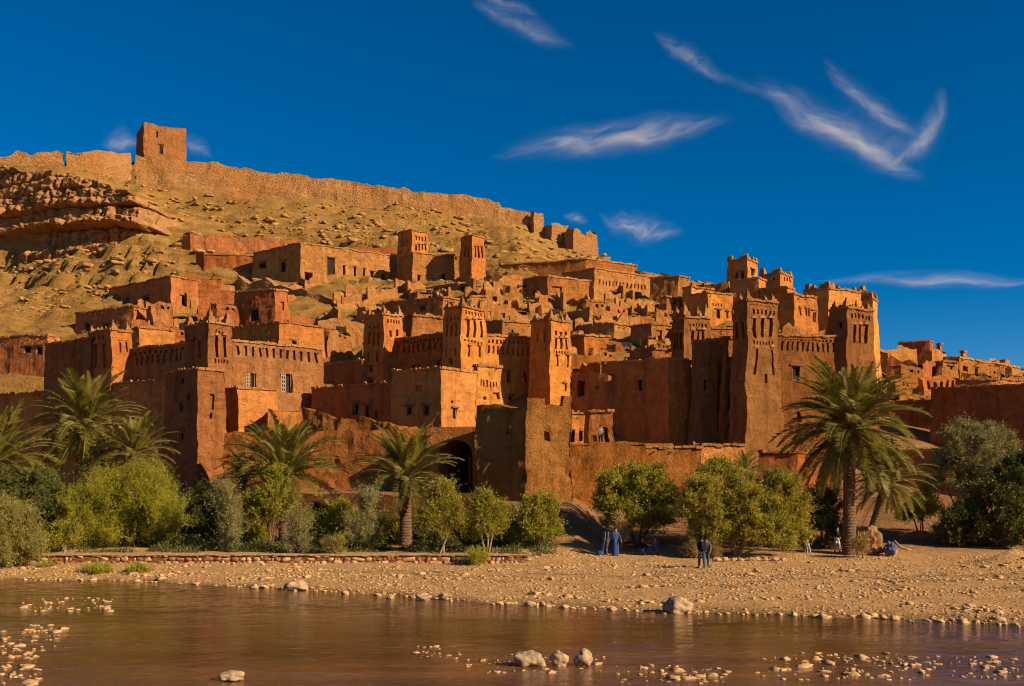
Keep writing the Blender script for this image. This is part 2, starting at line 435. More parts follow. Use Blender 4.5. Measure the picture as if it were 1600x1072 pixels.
def ground_z(X, Y):
    X = np.asarray(X, float); Y = np.asarray(Y, float)
    z = ground_base(X, Y)
    hill = sstep(100, 125, Y) * (1 - sstep(235, 300, Y))
    n1 = fbm(X * 0.05, Y * 0.05, 0.0, 4)
    z = z + hill * n1 * 1.6
    pxx = 800 + 1600 * X / np.maximum(Y, 12)
    gul = hill * sstep(300, 240, pxx) * (1 - sstep(172, 180, Y))
    z = z + gul * (0.8 * fbm(X * 0.5, Y * 0.35, 3.0, 4, .65) + 1.3 * (0.5 - np.abs(pnoise(X * 0.22 + 0.05 * Y + 1.2 * pnoise(X * .09, Y * .09, 1.), Y * 0.03, 6.1)) * 2.2) + 0.8 * (0.4 - np.abs(pnoise(X * 0.6, Y * 0.07, 2.4)) * 2))
    b = z + 0.10 * X + 1.5 * fbm(X * 0.045, Y * 0.045, 3.3, 3)
    h = 3.4
    q = b / h; fr = q - np.floor(q)
    stair = (np.floor(q) + sstep(0.62, 0.92, fr)) * h
    amt = hill * sstep(135, 160, Y) * np.clip(0.75 + 1.2 * fbm(X * 0.03, Y * 0.05, 8.0, 2), 0, 1.0)
    z = z + (stair - b) * amt
    z = z + hill * (0.9 * fbm(X * 0.3, Y * 0.3, 1.0, 4, 0.62) + 0.9 * sstep(140, 160, Y) * (0.35 - np.abs(fbm(X * 0.10 + 0.03 * Y, Y * 0.06, 4.4, 3))))
    z = z + 0.75 * np.exp(-((pxx - 1590) / 55.0) ** 2 - ((Y - 57.0) / 1.6) ** 2) * (1 + 0.5 * pnoise(X * 1.2, Y * 1.2, 4.0))
    front = (1 - sstep(95, 110, Y)) * sstep(30, 36, Y)
    z = z + front * (0.06 * fbm(X * 0.6, Y * 0.6, 2.0, 4) + 0.10 * pnoise(X * 0.18, Y * 0.3, 5.0) * sstep(40, 46, Y))
    return z
def ledge(X, Y):
    z = ground_base(X, Y) + fbm(X * 0.05, Y * 0.05, 0.0, 4) * 1.6
    b = z + 0.10 * X + 1.5 * fbm(X * 0.045, Y * 0.045, 3.3, 3)
    q = b / 3.4; return q - np.floor(q)
def gz(x, y): return float(ground_z(np.array([x]), np.array([y]))[0])

def _spread(segs):
    out = []
    for a, b, s in segs: out.append(np.arange(a, b, s))
    return np.concatenate(out)
_gx = _spread([(-4200, -600, 600), (-600, -160, 40), (-160, -24, 0.95), (-24, 26, 0.33), (26, 130, 0.95), (130, 600, 40), (600, 4300, 600)])
_gy = _spread([(-400, -20, 60), (-20, 30, 2.0), (30, 64, 0.3), (64, 100, 0.7), (100, 240, 0.75), (240, 460, 15), (460, 6000, 500)])
GX, GY = np.meshgrid(_gx, _gy)
GZ = ground_z(GX, GY)
GZ = np.where(GY > 460, 4.0, GZ)
nx, ny = len(_gx), len(_gy)
_i = np.arange(nx * ny).reshape(ny, nx)
_faces = np.stack([_i[:-1, :-1], _i[:-1, 1:], _i[1:, 1:], _i[1:, :-1]], -1).reshape(-1, 4)

def ground_material():
    t = NT('ground_earth'); p = t.pos()
    g = t.geo
    sep = t.n('ShaderNodeSeparateXYZ'); t.l(g.outputs['Position'], sep.inputs[0])
    big = t.noise(p, 0.10, 5, 0.6); mid = t.noise(p, 0.8, 6, 0.68); fine = t.noise(p, 5.0, 5, 0.72)
    # hillside: ochre earth with pale stones and dry tufts
    hillc = t.ramp(big, [(0.30, (0.22, 0.110, 0.030)), (0.5, (0.33, 0.175, 0.050)), (0.70, (0.42, 0.235, 0.072))])
    hillc = t.mix(0.55, hillc, t.ramp(mid, [(0.30, (0.13, 0.062, 0.019)), (0.5, (0.35, 0.18, 0.042)), (0.70, (0.54, 0.30, 0.08))]))
    tuft = t.voro(p, 0.55)
    hillc = t.mix(t.ramp(tuft, [(0.10, 0.8), (0.26, 0.0)]), hillc, (0.10, 0.065, 0.016))
    # bedding planes show as bands of paler and browner earth
    bd = t.n('ShaderNodeVectorMath'); bd.operation = 'DOT_PRODUCT'; t.l(g.outputs['Position'], bd.inputs[0]); bd.inputs[1].default_value = (0.10, 0.0, 1.0)
    bw = t.math('MULTIPLY_ADD', big, 6.0, bd.outputs['Value'])
    cb = t.n('ShaderNodeCombineXYZ'); t.l(t.math('MULTIPLY', bw, 0.9), cb.inputs[2])
    band = t.noise(cb.outputs[0], 0.8, 4, 0.7)
    hillc = t.mix(0.5, hillc, t.ramp(band, [(0.35, (0.17, 0.080, 0.018)), (0.5, (0.36, 0.185, 0.042)), (0.65, (0.56, 0.32, 0.088))]))
    # bank: sandy gravel
    peb = t.voro(p, 7.0); pebc = t.voro(p, 7.0, 'F1', 'Color')
    pg = t.n('ShaderNodeRGBToBW'); t.l(pebc, pg.inputs[0])
    bankc = t.ramp(pg.outputs[0], [(0.1, (0.42, 0.21, 0.072)), (0.5, (0.70, 0.385, 0.145)), (0.9, (0.82, 0.51, 0.23))])
    bankc = t.mix(0.5, bankc, t.ramp(mid, [(0.3, (0.42, 0.21, 0.072)), (0.7, (0.78, 0.46, 0.175))]))
    wet = t.math('MULTIPLY_ADD', fine, 0.22, sep.outputs['Z'])
    bankc = t.mix(t.ramp(t.math('ADD', wet, 0.5), [(0.05, 1.0), (0.22, 0.0)]), bankc, (0.12, 0.058, 0.03))
    # garden soil
    soil = t.ramp(mid, [(0.3, (0.27, 0.125, 0.050)), (0.7, (0.46, 0.235, 0.092))])
    yy = t.math('MULTIPLY_ADD', big, 3.0, sep.outputs['Y'])
    m1 = t.n('ShaderNodeMapRange'); t.l(yy, m1.inputs[0]); m1.inputs[1].default_value = 64; m1.inputs[2].default_value = 69
    m2 = t.n('ShaderNodeMapRange'); t.l(yy, m2.inputs[0]); m2.inputs[1].default_value = 96; m2.inputs[2].default_value = 112
    c = t.mix(m1.outputs[0], bankc, soil); c = t.mix(m2.outputs[0], c, hillc)
    n = t.bump(mid, 0.9, 0.7)
    n = t.bump(t.noise(p, 2.2, 4, 0.7), 0.8, 0.3, n)
    n = t.bump(fine, 1.0, 0.2, n)
    n = t.bump(t.math('MULTIPLY', band, m2.outputs[0]), 0.7, 0.5, n)
    n = t.bump(peb, 0.5, 0.05, n)
    t.principled(c, 0.97, n, 0.05)
    return t.mat
M['ground'] = ground_material()
ground = np_mesh('ground', np.stack([GX.ravel(), GY.ravel(), GZ.ravel()], -1), _faces, M['ground'], smooth=True)
tag(ground, 'ochre earth hillside, garden soil and gravel river bank', 'ground', kind='structure')

# ------------------------------------------------------------------ river
def water_material():
    t = NT('muddy_water')
    a = t.noise(t.pos((0.8, 1.7, 1.0)), 1.0, 5, 0.6, 0.6)
    b = t.noise(t.pos((2.2, 4.2, 1.0)), 1.6, 4, 0.6, 0.4)
    calm = t.noise(t.pos((0.05, 0.16, 1.0)), 1.0, 3, 0.5)
    k = t.ramp(calm, [(0.40, 0.35), (0.60, 1.0)])
    bp1 = t.n('ShaderNodeBump'); bp1.inputs['Distance'].default_value = 0.30; t.l(a, bp1.inputs['Height']); t.l(t.math('MULTIPLY', k, 0.10), bp1.inputs['Strength'])
    bp2 = t.n('ShaderNodeBump'); bp2.inputs['Distance'].default_value = 0.09; t.l(b, bp2.inputs['Height']); t.l(t.math('MULTIPLY', k, 0.35), bp2.inputs['Strength'])
    t.l(bp1.outputs[0], bp2.inputs['Normal'])
    c = t.ramp(t.noise(t.pos((0.12, 0.35, 1)), 1.0, 4, 0.6), [(0.3, (0.070, 0.028, 0.009)), (0.7, (0.185, 0.080, 0.027))])
    bs = t.principled(c, 0.04, bp2.outputs[0], 0.5)
    bs.inputs['IOR'].default_value = 1.36
    return t.mat
M['water'] = water_material()
wx = _spread([(-400, -40, 30), (-40, -24, 0.6), (-24, 24, 0.15), (24, 40, 0.6), (40, 430, 30)]); wy = _spread([(2, 20, 2.0), (20, 58, 0.11)])
WX, WY = np.meshgrid(wx, wy)
# standing ripples where the shallows break over the stones
wk = np.clip(0.55 + 1.3 * fbm(WX * 0.07, WY * 0.16, 9.0, 2), 0.12, 1.2)
rip = wk * (0.028 * fbm(WX * 0.8, WY * 1.5, 0, 3, .55) + 0.010 * pnoise(WX * 2.6, WY * 4.3, 3.0)) + 0.03 * fbm(WX * 1.1, WY * 2.0, 4, 3) * sstep(34, 29, WY)
WZ = WATER_Z + rip * sstep(62, 50, WY)
_i = np.arange(len(wx) * len(wy)).reshape(len(wy), len(wx))
wf = np.stack([_i[:-1, :-1], _i[:-1, 1:], _i[1:, 1:], _i[1:, :-1]], -1).reshape(-1, 4)
river = np_mesh('river_water', np.stack([WX.ravel(), WY.ravel(), WZ.ravel()], -1), wf, M['water'], smooth=True)
tag(river, 'shallow muddy brown river rippling across the foreground', 'river', kind='structure')

# ------------------------------------------------------------------ rocks
def rock_verts(sub, seed, flat=0.75, amp=0.3, freq=1.1):
    bm = bmesh.new(); bmesh.ops.create_icosphere(bm, subdivisions=sub, radius=1.0)
    v = np.array([p.co[:] for p in bm.verts]); f = np.array([[q.index for q in fa.verts] for fa in bm.faces]); bm.free()
    n = fbm(v[:, 0] * freq + seed * 3.7, v[:, 1] * freq + seed * 1.3, v[:, 2] * freq, 3)
    v = v * (1 + amp * 1.6 * n)[:, None]; v[:, 2] *= flat
    return v, f
def boulder(name, px, py, wpx, hpx, D, seed, label, cat='boulder', mat='boulder', group=None, dip=0.25, depth=0.8, amp=.34, freq=1.15):
    """a stone whose foot meets the ground or water at pixel row py"""
    w = wpx / FPX * D; h = hpx / FPX * D
    v, f = rock_verts(4, seed, 1.0, amp, freq)
    v = v / np.abs(v).max(0)
    base = P(px, py, D)
    v = v * np.array([w / 2, w / 2 * depth, h / (2 - 2 * dip)])
    v[:, 2] += h - v[:, 2].max()
    o = np_mesh(name, v + np.array(base), f, M[mat], origin=tuple(base), smooth=True)
    return tag(o, label, cat, group)

def scatter_mesh(name, pts, sizes, mat, seeds=6, sub=1, flat=0.65, amp=0.35, parent=None):
    protos = [rock_verts(sub, 10 + s, flat, amp) for s in range(seeds)]
    V = []; F = []; off = 0
    for i in range(seeds):
        v, f = protos[i]
        sel = np.arange(i, len(pts), seeds)
        if len(sel) == 0: continue
        a = RNG.uniform(0, 2 * np.pi, len(sel)); ca, sa = np.cos(a), np.sin(a)
        st = RNG.uniform(0.7, 1.35, (len(sel), 3)) * sizes[sel][:, None]
        q = v[None] * st[:, None, :]
        x = q[..., 0] * ca[:, None] - q[..., 1] * sa[:, None]; y = q[..., 0] * sa[:, None] + q[..., 1] * ca[:, None]
        q = np.stack([x, y, q[..., 2]], -1) + pts[sel][:, None, :]
        V.append(q.reshape(-1, 3)); F.append((f[None] + (np.arange(len(sel)) * len(v))[:, None, None] + off).reshape(-1, 3)); off += len(sel) * len(v)
    return np_mesh(name, np.concatenate(V), np.concatenate(F), mat, parent=parent)

def px_of(X, Y): return 800 + 1600 * X / Y
# loose stones on the hillside, thicker along the ledges
N = 42000
X = RNG.uniform(-150, 100, N); Y = RNG.uniform(112, 232, N)
lf = ledge(X, Y); ris = sstep(.5, .66, lf) * sstep(1.0, .9, lf) * (Y > 140)
dens = fbm(X * 0.06, Y * 0.10, 5.5, 3) + 0.5 * fbm(X * 0.3, Y * 0.3, 2.2, 2) + 0.35 * ris - .12
keep = (dens > 0.06) & (np.abs(px_of(X, Y) - 500) < 800)
X, Y, dens, ris = X[keep], Y[keep], dens[keep], ris[keep]
S = RNG.lognormal(-2.3, 0.55, len(X)) * (1 + 0.9 * np.clip(dens, 0, 1) + 1.3 * ris * (RNG.random(len(X)) < .35)); S = np.clip(S, 0.05, 0.7)
hs = scatter_mesh('hillside_stones', np.stack([X, Y, ground_z(X, Y) + S * 0.05], -1), S, M['rock'], amp=.85, flat=.5)
tag(hs, 'pale loose stones scattered over the ochre hillside', 'stones', kind='stuff')
# rock ledges: slabs lying along the bedding, standing out of the slope
def ledges():
    N = 6500; X = RNG.uniform(-125, 45, N); Y = RNG.uniform(140, 222, N); lf = ledge(X, Y)
    keep = (lf > .66) & (lf < .93) & (fbm(X * .06, Y * .12, 2.9, 3) > -.02) & (RNG.random(N) < .5); X, Y = X[keep], Y[keep]; n = len(X)
    protos = [rock_verts(2, 40 + i, 1.0, .55, 1.6) for i in range(8)]; V = []; F = []; off = 0
    for i in range(n):
        v, f = protos[i % 8]; v = np.sign(v) * np.abs(v) ** .45; v = v + .12 * pnoise(v[:, 0] * 3 + i, v[:, 1] * 3, v[:, 2] * 3)[:, None]
        L = RNG.uniform(.3, 1.3); q = v * np.array([L, RNG.uniform(.3, .6), RNG.uniform(.12, .34)])
        a = RNG.normal(.1, .25); ca, sa = math.cos(a), math.sin(a); q = np.stack([q[:, 0] * ca - q[:, 1] * sa, q[:, 0] * sa + q[:, 1] * ca, q[:, 2] - .10 * q[:, 0]], -1)
        V.append(q + np.array([X[i], Y[i] - .3, 0])); F.append(f + off); off += len(v)
    zc = ground_z(X, Y - .3)
    for i in range(n): V[i][:, 2] += zc[i] + .08
    o = np_mesh('hillside_ledges', np.concatenate(V), np.concatenate(F), M['rock']); tag(o, 'rows of broken rock ledges across the hillside under the ridge wall', 'rock ledges', kind='stuff')
ledges()
# river bank pebbles
N = 34000
X = RNG.uniform(-32, 36, N); Y = RNG.uniform(35, 66, N)
px = px_of(X, Y); sh = shore(px)
dn = fbm(X * 0.25, Y * 0.5, 7.7, 3)
keep = (Y > sh + 0.1) & ((Y < 57.6) | ((px > 820) & (Y < 62))) & (dn > -0.12 + RNG.uniform(-.25, .25, N))
X, Y, dn, sh = X[keep], Y[keep], dn[keep], sh[keep]
S = RNG.lognormal(-3.35, 0.5, len(X)) * (1 + 0.9 * np.clip(dn, 0, 1)); S = np.clip(S, 0.014, 0.085)
bp = scatter_mesh('bank_pebbles', np.stack([X, Y, ground_z(X, Y) + S * 0.15], -1), S, M['pebble'], flat=0.5, amp=.7)
tag(bp, 'tan pebbles and cobbles strewn over the gravel bank', 'pebbles', kind='stuff')
N = 1500
px = RNG.uniform(20, 1640, N); band = RNG.choice(4, N); sh = shore(px); D = sh + (57.5 - sh) * np.array([.18, .42, .62, .85])[band] + RNG.normal(0, .35, N) + 1.2 * np.sin(px * .011 + band)
X = (px - 800) / 1600 * D; keep = (fbm(X * .3, D * .6, 3.9, 2) > -.05) & (D < 57.6) & (D > sh + .3); X, D = X[keep], D[keep]
S = np.clip(RNG.lognormal(-2.6, .45, len(X)), .04, .2)
cb_ = scatter_mesh('bank_cobbles', np.stack([X, D, ground_z(X, D) + S * .12], -1), S, M['pebble'], sub=2, flat=.5, amp=.7)
tag(cb_, 'bands of pale flood cobbles along the gravel bank', 'cobbles', kind='stuff')
N = 2200
px = RNG.uniform(500, 1640, N); sh = shore(px); D = sh + (57.5 - sh) * RNG.choice([.45, .6, .72], N) + RNG.normal(0, .3, N) + .8 * np.sin(px * .02)
X = (px - 800) / 1600 * D; keep = (fbm(X * .22, D * .4, 6.6, 2) > .02) & (D < 57.6) & (D > sh + .4); X, D = X[keep], D[keep]; n = len(X)
p = np.stack([X, D, ground_z(X, D) + .015], -1); a = RNG.uniform(0, np.pi, n); L = RNG.uniform(.12, .55, n)
d = np.stack([np.cos(a), np.sin(a), RNG.uniform(-.05, .25, n)], -1) * L[:, None]; w = np.stack([-np.sin(a), np.cos(a), np.zeros(n)], -1) * .012; u = np.array([0, 0, .022])
V = np.stack([p - w, p + w, p + u, p + d - w * .6, p + d + w * .6, p + d + u * .6], 1).reshape(-1, 3); o6 = (np.arange(n) * 6)[:, None]
F = np.concatenate([np.array([[0, 3, 5, 2]]) + o6, np.array([[1, 2, 5, 4]]) + o6, np.array([[0, 1, 4, 3]]) + o6])
fd = np_mesh('flood_debris', V, F, M['palebark']); tag(fd, 'dry twigs and flood debris lying on the gravel bank', 'debris', kind='stuff')
# stones along the water's edge
N = 300
px = RNG.uniform(30, 1640, N); d = shore(px) + RNG.normal(-0.05, 0.28, N)
X = (px - 800) / 1600 * d
S = np.clip(RNG.lognormal(-2.65, 0.5, N), 0.03, 0.2)
es = scatter_mesh('waterline_stones', np.stack([X, d, np.full(N, WATER_Z) + S * 0.15], -1), S, M['pebble'], sub=2, flat=0.6, amp=.7)
tag(es, 'small pale stones lining the edge of the water', 'stones', kind='stuff')
# broken shallows: stones just breaking the surface
def shallows(name, regs, label):
    P_ = []; S_ = []
    for (x0, x1, y0, y1, n, s) in regs:
        px = RNG.uniform(x0, x1, n); py = RNG.uniform(y0, y1, n)
        D = (CAM_Z - WATER_Z) * FPX / (py - HOR); sz = np.clip(RNG.lognormal(math.log(s * .8), 0.55, n), 0.02, 0.2)
        P_.append(np.stack([(px - 800) / 1600 * D, D, np.full(n, WATER_Z) - sz * 0.15], -1)); S_.append(sz)
    o = scatter_mesh(name, np.concatenate(P_), np.concatenate(S_), M['pebble'], sub=2, flat=0.5, amp=.75)
    tag(o, label, 'stones', kind='stuff')
shallows('shallow_stones', [(30, 175, 934, 956, 70, .07), (35, 100, 975, 990, 30, .07), (0, 60, 1010, 1072, 60, .08), (0, 90, 985, 1030, 30, .06)], 'pale stones breaking the surface at the left of the river')
shallows('shallow_stones', [(650, 720, 1008, 1030, 36, .045), (720, 960, 1022, 1052, 60, .06), (960, 1140, 1040, 1070, 70, .06), (1180, 1600, 1024, 1062, 160, .07), (1250, 1420, 1020, 1040, 40, .06)], 'pale stones breaking the surface at the right of the river')

WD = lambda py: (CAM_Z - WATER_Z) * FPX / (py - HOR)
boulder('river_boulder', 828, 1042, 52, 26, WD(1040), 1, 'broad rounded pale boulder in the river, leftmost of the row of three')
boulder('river_boulder', 871, 1042, 36, 26, WD(1040), 2, 'middle pale boulder of the row of three in the river')
boulder('river_boulder', 911, 1041, 32, 28, WD(1040), 3, 'rough jagged pale rock right of the two round river boulders', depth=.7)
boulder('river_boulder', 363, 1063, 42, 16, WD(1062), 4, 'low pale stone alone in the river near the bottom edge')
boulder('shore_boulder', 1058, 957, 48, 27, WD(958), 5, 'large domed tan boulder at the water edge below the two walkers')
boulder('shore_boulder', 463, 920, 40, 14, WD(922), 6, 'flat pale rock at the left shoreline below the terrace wall')
boulder('shore_boulder', 661, 938, 28, 12, WD(938), 7, 'brownish rounded stone at the shoreline, left of a paler one')
boulder('shore_boulder', 695, 936, 22, 10, WD(937), 8, 'pale rounded stone at the shoreline, right of a browner one')
boulder('shore_boulder', 609, 936, 15, 8, WD(936), 9, 'small upright pale stone in shallow water off the gravel bank')
boulder('shore_boulder', 828, 947, 18, 9, WD(948), 10, 'small pale stone at the waterline midway along the bank')

# ------------------------------------------------------------------ cliff at the left of the hill
def make_cliff():
    nu, nv = 300, 170
    V = np.zeros((nv, nu, 3))
    us = np.linspace(-160, 275, nu)
    rg = np.random.default_rng(12)
    zl = [20.0]
    while zl[-1] < 90: zl.append(zl[-1] + rg.uniform(1.2, 4.2))
    zl = np.array(zl); prot = rg.uniform(-1.6, 2.6, len(zl))
    for_top = np.interp(us, [-160, 0, 100, 150, 200, 245, 275], [268, 264, 268, 278, 300, 325, 345])
    for_bot = np.interp(us, [-160, 0, 60, 130, 200, 275], [480, 462, 438, 412, 385, 368])
    for j in range(nv):
        v = j / (nv - 1)
        py = for_bot + (for_top - for_bot) * v
        Dm = np.interp(us, [-160, 0, 150, 215, 275], [188, 181, 171, 170, 177]) + 5.0 * v
        X = (us - 800) / 1600 * Dm; Z = CAM_Z + (HOR - py) / FPX * Dm
        zq = Z + 0.9 * fbm(X * 0.06, Z * 0.03, 0.0, 3) + 0.04 * X
        i = np.clip(np.searchsorted(zl, zq) - 1, 0, len(zl) - 2)
        fr = (zq - zl[i]) / (zl[i + 1] - zl[i])
        lay = prot[i] + 2.4 * pnoise(X * 0.10, i * 5.37 + .5, 0.0) + 1.0 * pnoise(X * 0.42, i * 3.11 + .5, 2.0)
        lay = np.where(pnoise(X * 0.3, i * 2.7 + .5, 7.0) > .12, lay + .9, lay)
        over = lay - 0.9 * sstep(.8, 1.0, fr) - 0.5 * sstep(.18, 0, fr)
        big = 3.2 * fbm(X * 0.05, Z * 0.07, 2.0, 3)
        small = 0.75 * fbm(X * 0.7, Z * 1.1, 9.0, 4, .65) - 0.8 * sstep(.07, 0, np.abs(pnoise(X * .33, Z * .05, i * .37))) - .35 * sstep(.06, 0, np.abs(pnoise(X * .9, Z * .2, i * .9)))
        edge = np.minimum(1, v * 8) * np.clip((275 - us) / 50.0, 0, 1)
        Yd = Dm - (over + big + small) * edge + 2.5 * (1 - edge)
        V[j] = np.stack([X + .3 * fbm(X * .5, Z * .5, 1., 2), Yd, Z + 0.25 * fbm(X * 0.4, Z * 0.4, 3., 2)], -1)
    cap = V[-1].copy(); cap[:, 1] += 16; cap[:, 2] += 0.2
    V = np.concatenate([V, cap[None]], 0)
    n2 = V.shape[0]; idx = np.arange(n2 * nu).reshape(n2, nu)
    f = np.stack([idx[:-1, :-1], idx[:-1, 1:], idx[1:, 1:], idx[1:, :-1]], -1).reshape(-1, 4)
    o = np_mesh('cliff', V.reshape(-1, 3), f, M['cliff'], smooth=False)
    tag(o, 'layered rock cliff under the hilltop wall at the left', 'cliff', kind='structure')
make_cliff()

# ------------------------------------------------------------------ mud buildings
def wobble(p, k=1.0):
    a = mnoise.noise_vector(p * 0.33); b = mnoise.noise_vector(p * 1.1 + Vector((3, 7, 1)))
    c = mnoise.noise_vector(p * 2.7 + Vector((1, 4, 9)))
    return p + (a * 0.20 + b * 0.11 + c * 0.05) * k

class Face:
    """one wall face: bilinear quad (bottom-left, bottom-right, top-right, top-left) seen from outside"""
    def __init__(self, bl, br, tr, tl):
        self.bl, self.br, self.tr, self.tl = bl, br, tr, tl
        self.n = (br - bl).cross(tl - bl).normalized()      # outward
    def at(self, s, t):
        return self.bl.lerp(self.br, s).lerp(self.tl.lerp(self.tr, s), t)
    def st(self, px, py):
        d = Vector(((px - 800) / FPX, 1.0, (HOR - py) / FPX)); o = Vector((0, 0, CAM_Z))
        k = (self.bl - o).dot(self.n) / d.dot(self.n); p = o + d * k
        t = (p.z - self.bl.z) / (self.tl.z - self.bl.z)
        a = self.bl.lerp(self.tl, t); b = self.br.lerp(self.tr, t); e = b - a
        return (p - a).dot(e) / e.length_squared, t

def emit_face(mb, F, holes, cell=0.7, ruin=0.0, seed=0.0, wob=1.0):
    """holes: (s0, t0, s1, t1, depth, back) -> recessed openings with reveals"""
    W = max((F.br - F.bl).length, (F.tr - F.tl).length); H = (F.tl - F.bl).length
    ss = set(np.linspace(0, 1, max(2, int(W / cell) + 1)).tolist()); ts = set(np.linspace(0, 1, max(2, int(H / cell) + 1)).tolist())
    hs = []
    for h in holes:
        s0, t0, s1, t1 = max(0.01, h[0]), max(0.01, h[1]), min(.99, h[2]), min(.985, h[3])
        if s1 - s0 < 0.003 or t1 - t0 < 0.003: continue
        hs.append((s0, t0, s1, t1, h[4], h[5]))
    for lo, arr, L, i0, i1 in ((0, ss, W, 0, 2), (0, ts, H, 1, 3)):
        for h in hs: arr.add(h[i0]); arr.add(h[i1])
    def thin(arr, keep, L):
        a = sorted(arr); out = [a[0]]
        for x in a[1:]:
            if x - out[-1] < 0.10 / L and x not in keep and x != 1.0: continue
            if x - out[-1] < 0.10 / L and out[-1] not in keep and out[-1] != 0.0: out.pop()
            out.append(x)
        return out
    S = thin(ss, {h[0] for h in hs} | {h[2] for h in hs}, W); T = thin(ts, {h[1] for h in hs} | {h[3] for h in hs}, H)
    def drop(s):
        if ruin <= 0: return 0.0
        x = s * W * 0.55 + seed
        v = 0.5 + 0.9 * mnoise.noise(Vector((x * 0.5, seed, 0))) + 0.35 * mnoise.noise(Vector((x * 2.1, seed, 4)))
        return max(0.0, min(1.0, v)) * ruin
    grid = {}
    for i, s in enumerate(S):
        dz = drop(s)
        for j, t in enumerate(T):
            p = F.at(s, t); 
            if dz: p = p - Vector((0, 0, dz * t ** 3))
            grid[i, j] = wobble(p, wob)
    base = len(mb.v); keys = {}
    for k, (key, p) in enumerate(grid.items()): keys[key] = base + k; mb.v.append(p)
    for i in range(len(S) - 1):
        for j in range(len(T) - 1):
            sm, tm = (S[i] + S[i + 1]) / 2, (T[j] + T[j + 1]) / 2
            if any(h[0] < sm < h[2] and h[1] < tm < h[3] for h in hs): continue
            mb.f.append((keys[i, j], keys[i + 1, j], keys[i + 1, j + 1], keys[i, j + 1])); mb.m.append(0)
    for (s0, t0, s1, t1, dep, back) in hs:
        i0, i1, j0, j1 = S.index(s0), S.index(s1), T.index(t0), T.index(t1)
        inn = -F.n * dep
        def strip(seq, flip):
            for a, b in zip(seq[:-1], seq[1:]):
                pa, pb = grid[a], grid[b]
                q = [pa, pb, pb + inn, pa + inn]
                mb.quad(*(q[::-1] if flip else q))
        strip([(i, j0) for i in range(i0, i1 + 1)], True); strip([(i, j1) for i in range(i0, i1 + 1)], False)
        strip([(i0, j) for j in range(j0, j1 + 1)], False); strip([(i1, j) for j in range(j0, j1 + 1)], True)
        if back:
            mb.quad(grid[i0, j0] + inn, grid[i1, j0] + inn, grid[i1, j1] + inn, grid[i0, j1] + inn)

MERLON = {}
def merlon_mesh(kind):
    if kind in MERLON: return MERLON[kind]
    mb = MB()
    if kind == 'corner':      # stepped, pointed corner horn
        lv = [(0, .34), (.35, .31), (.38, .22), (.75, .17), (.78, .10), (1.15, .03)]
    elif kind == 'block':
        lv = [(0, .42), (.55, .38), (.6, .34), (.95, .28)]
    else:
        lv = [(0, .17), (.22, .15), (.45, .04)]
    pts = []
    for k, (z, r) in enumerate(lv):
        for a, b in ((-1, -1), (1, -1), (1, 1), (-1, 1)):
            pts.append(Vector((a * r + random.uniform(-.04, .04), b * r + random.uniform(-.04, .04), z)))
    fs = []
    for k in range(len(lv) - 1):
        for q in range(4): fs.append((k * 4 + q, k * 4 + (q + 1) % 4, k * 4 + 4 + (q + 1) % 4, k * 4 + 4 + q))
    fs.append(tuple((len(lv) - 1) * 4 + q for q in range(4)))
    me = bpy.data.meshes.new('merlon'); me.from_pydata([tuple(p) for p in pts], [], fs); me.materials.append(M['coping']); me.update()
    MERLON[kind] = me; return me

def put(me, name, parent, loc, rz=0, s=1.0):
    o = bpy.data.objects.new(name, me); o.parent = parent; o.location = Vector(loc) - parent_world(parent)
    o.rotation_euler = (0, 0, rz); o.scale = (s, s, s) if not isinstance(s, tuple) else s
    col.objects.link(o); return o

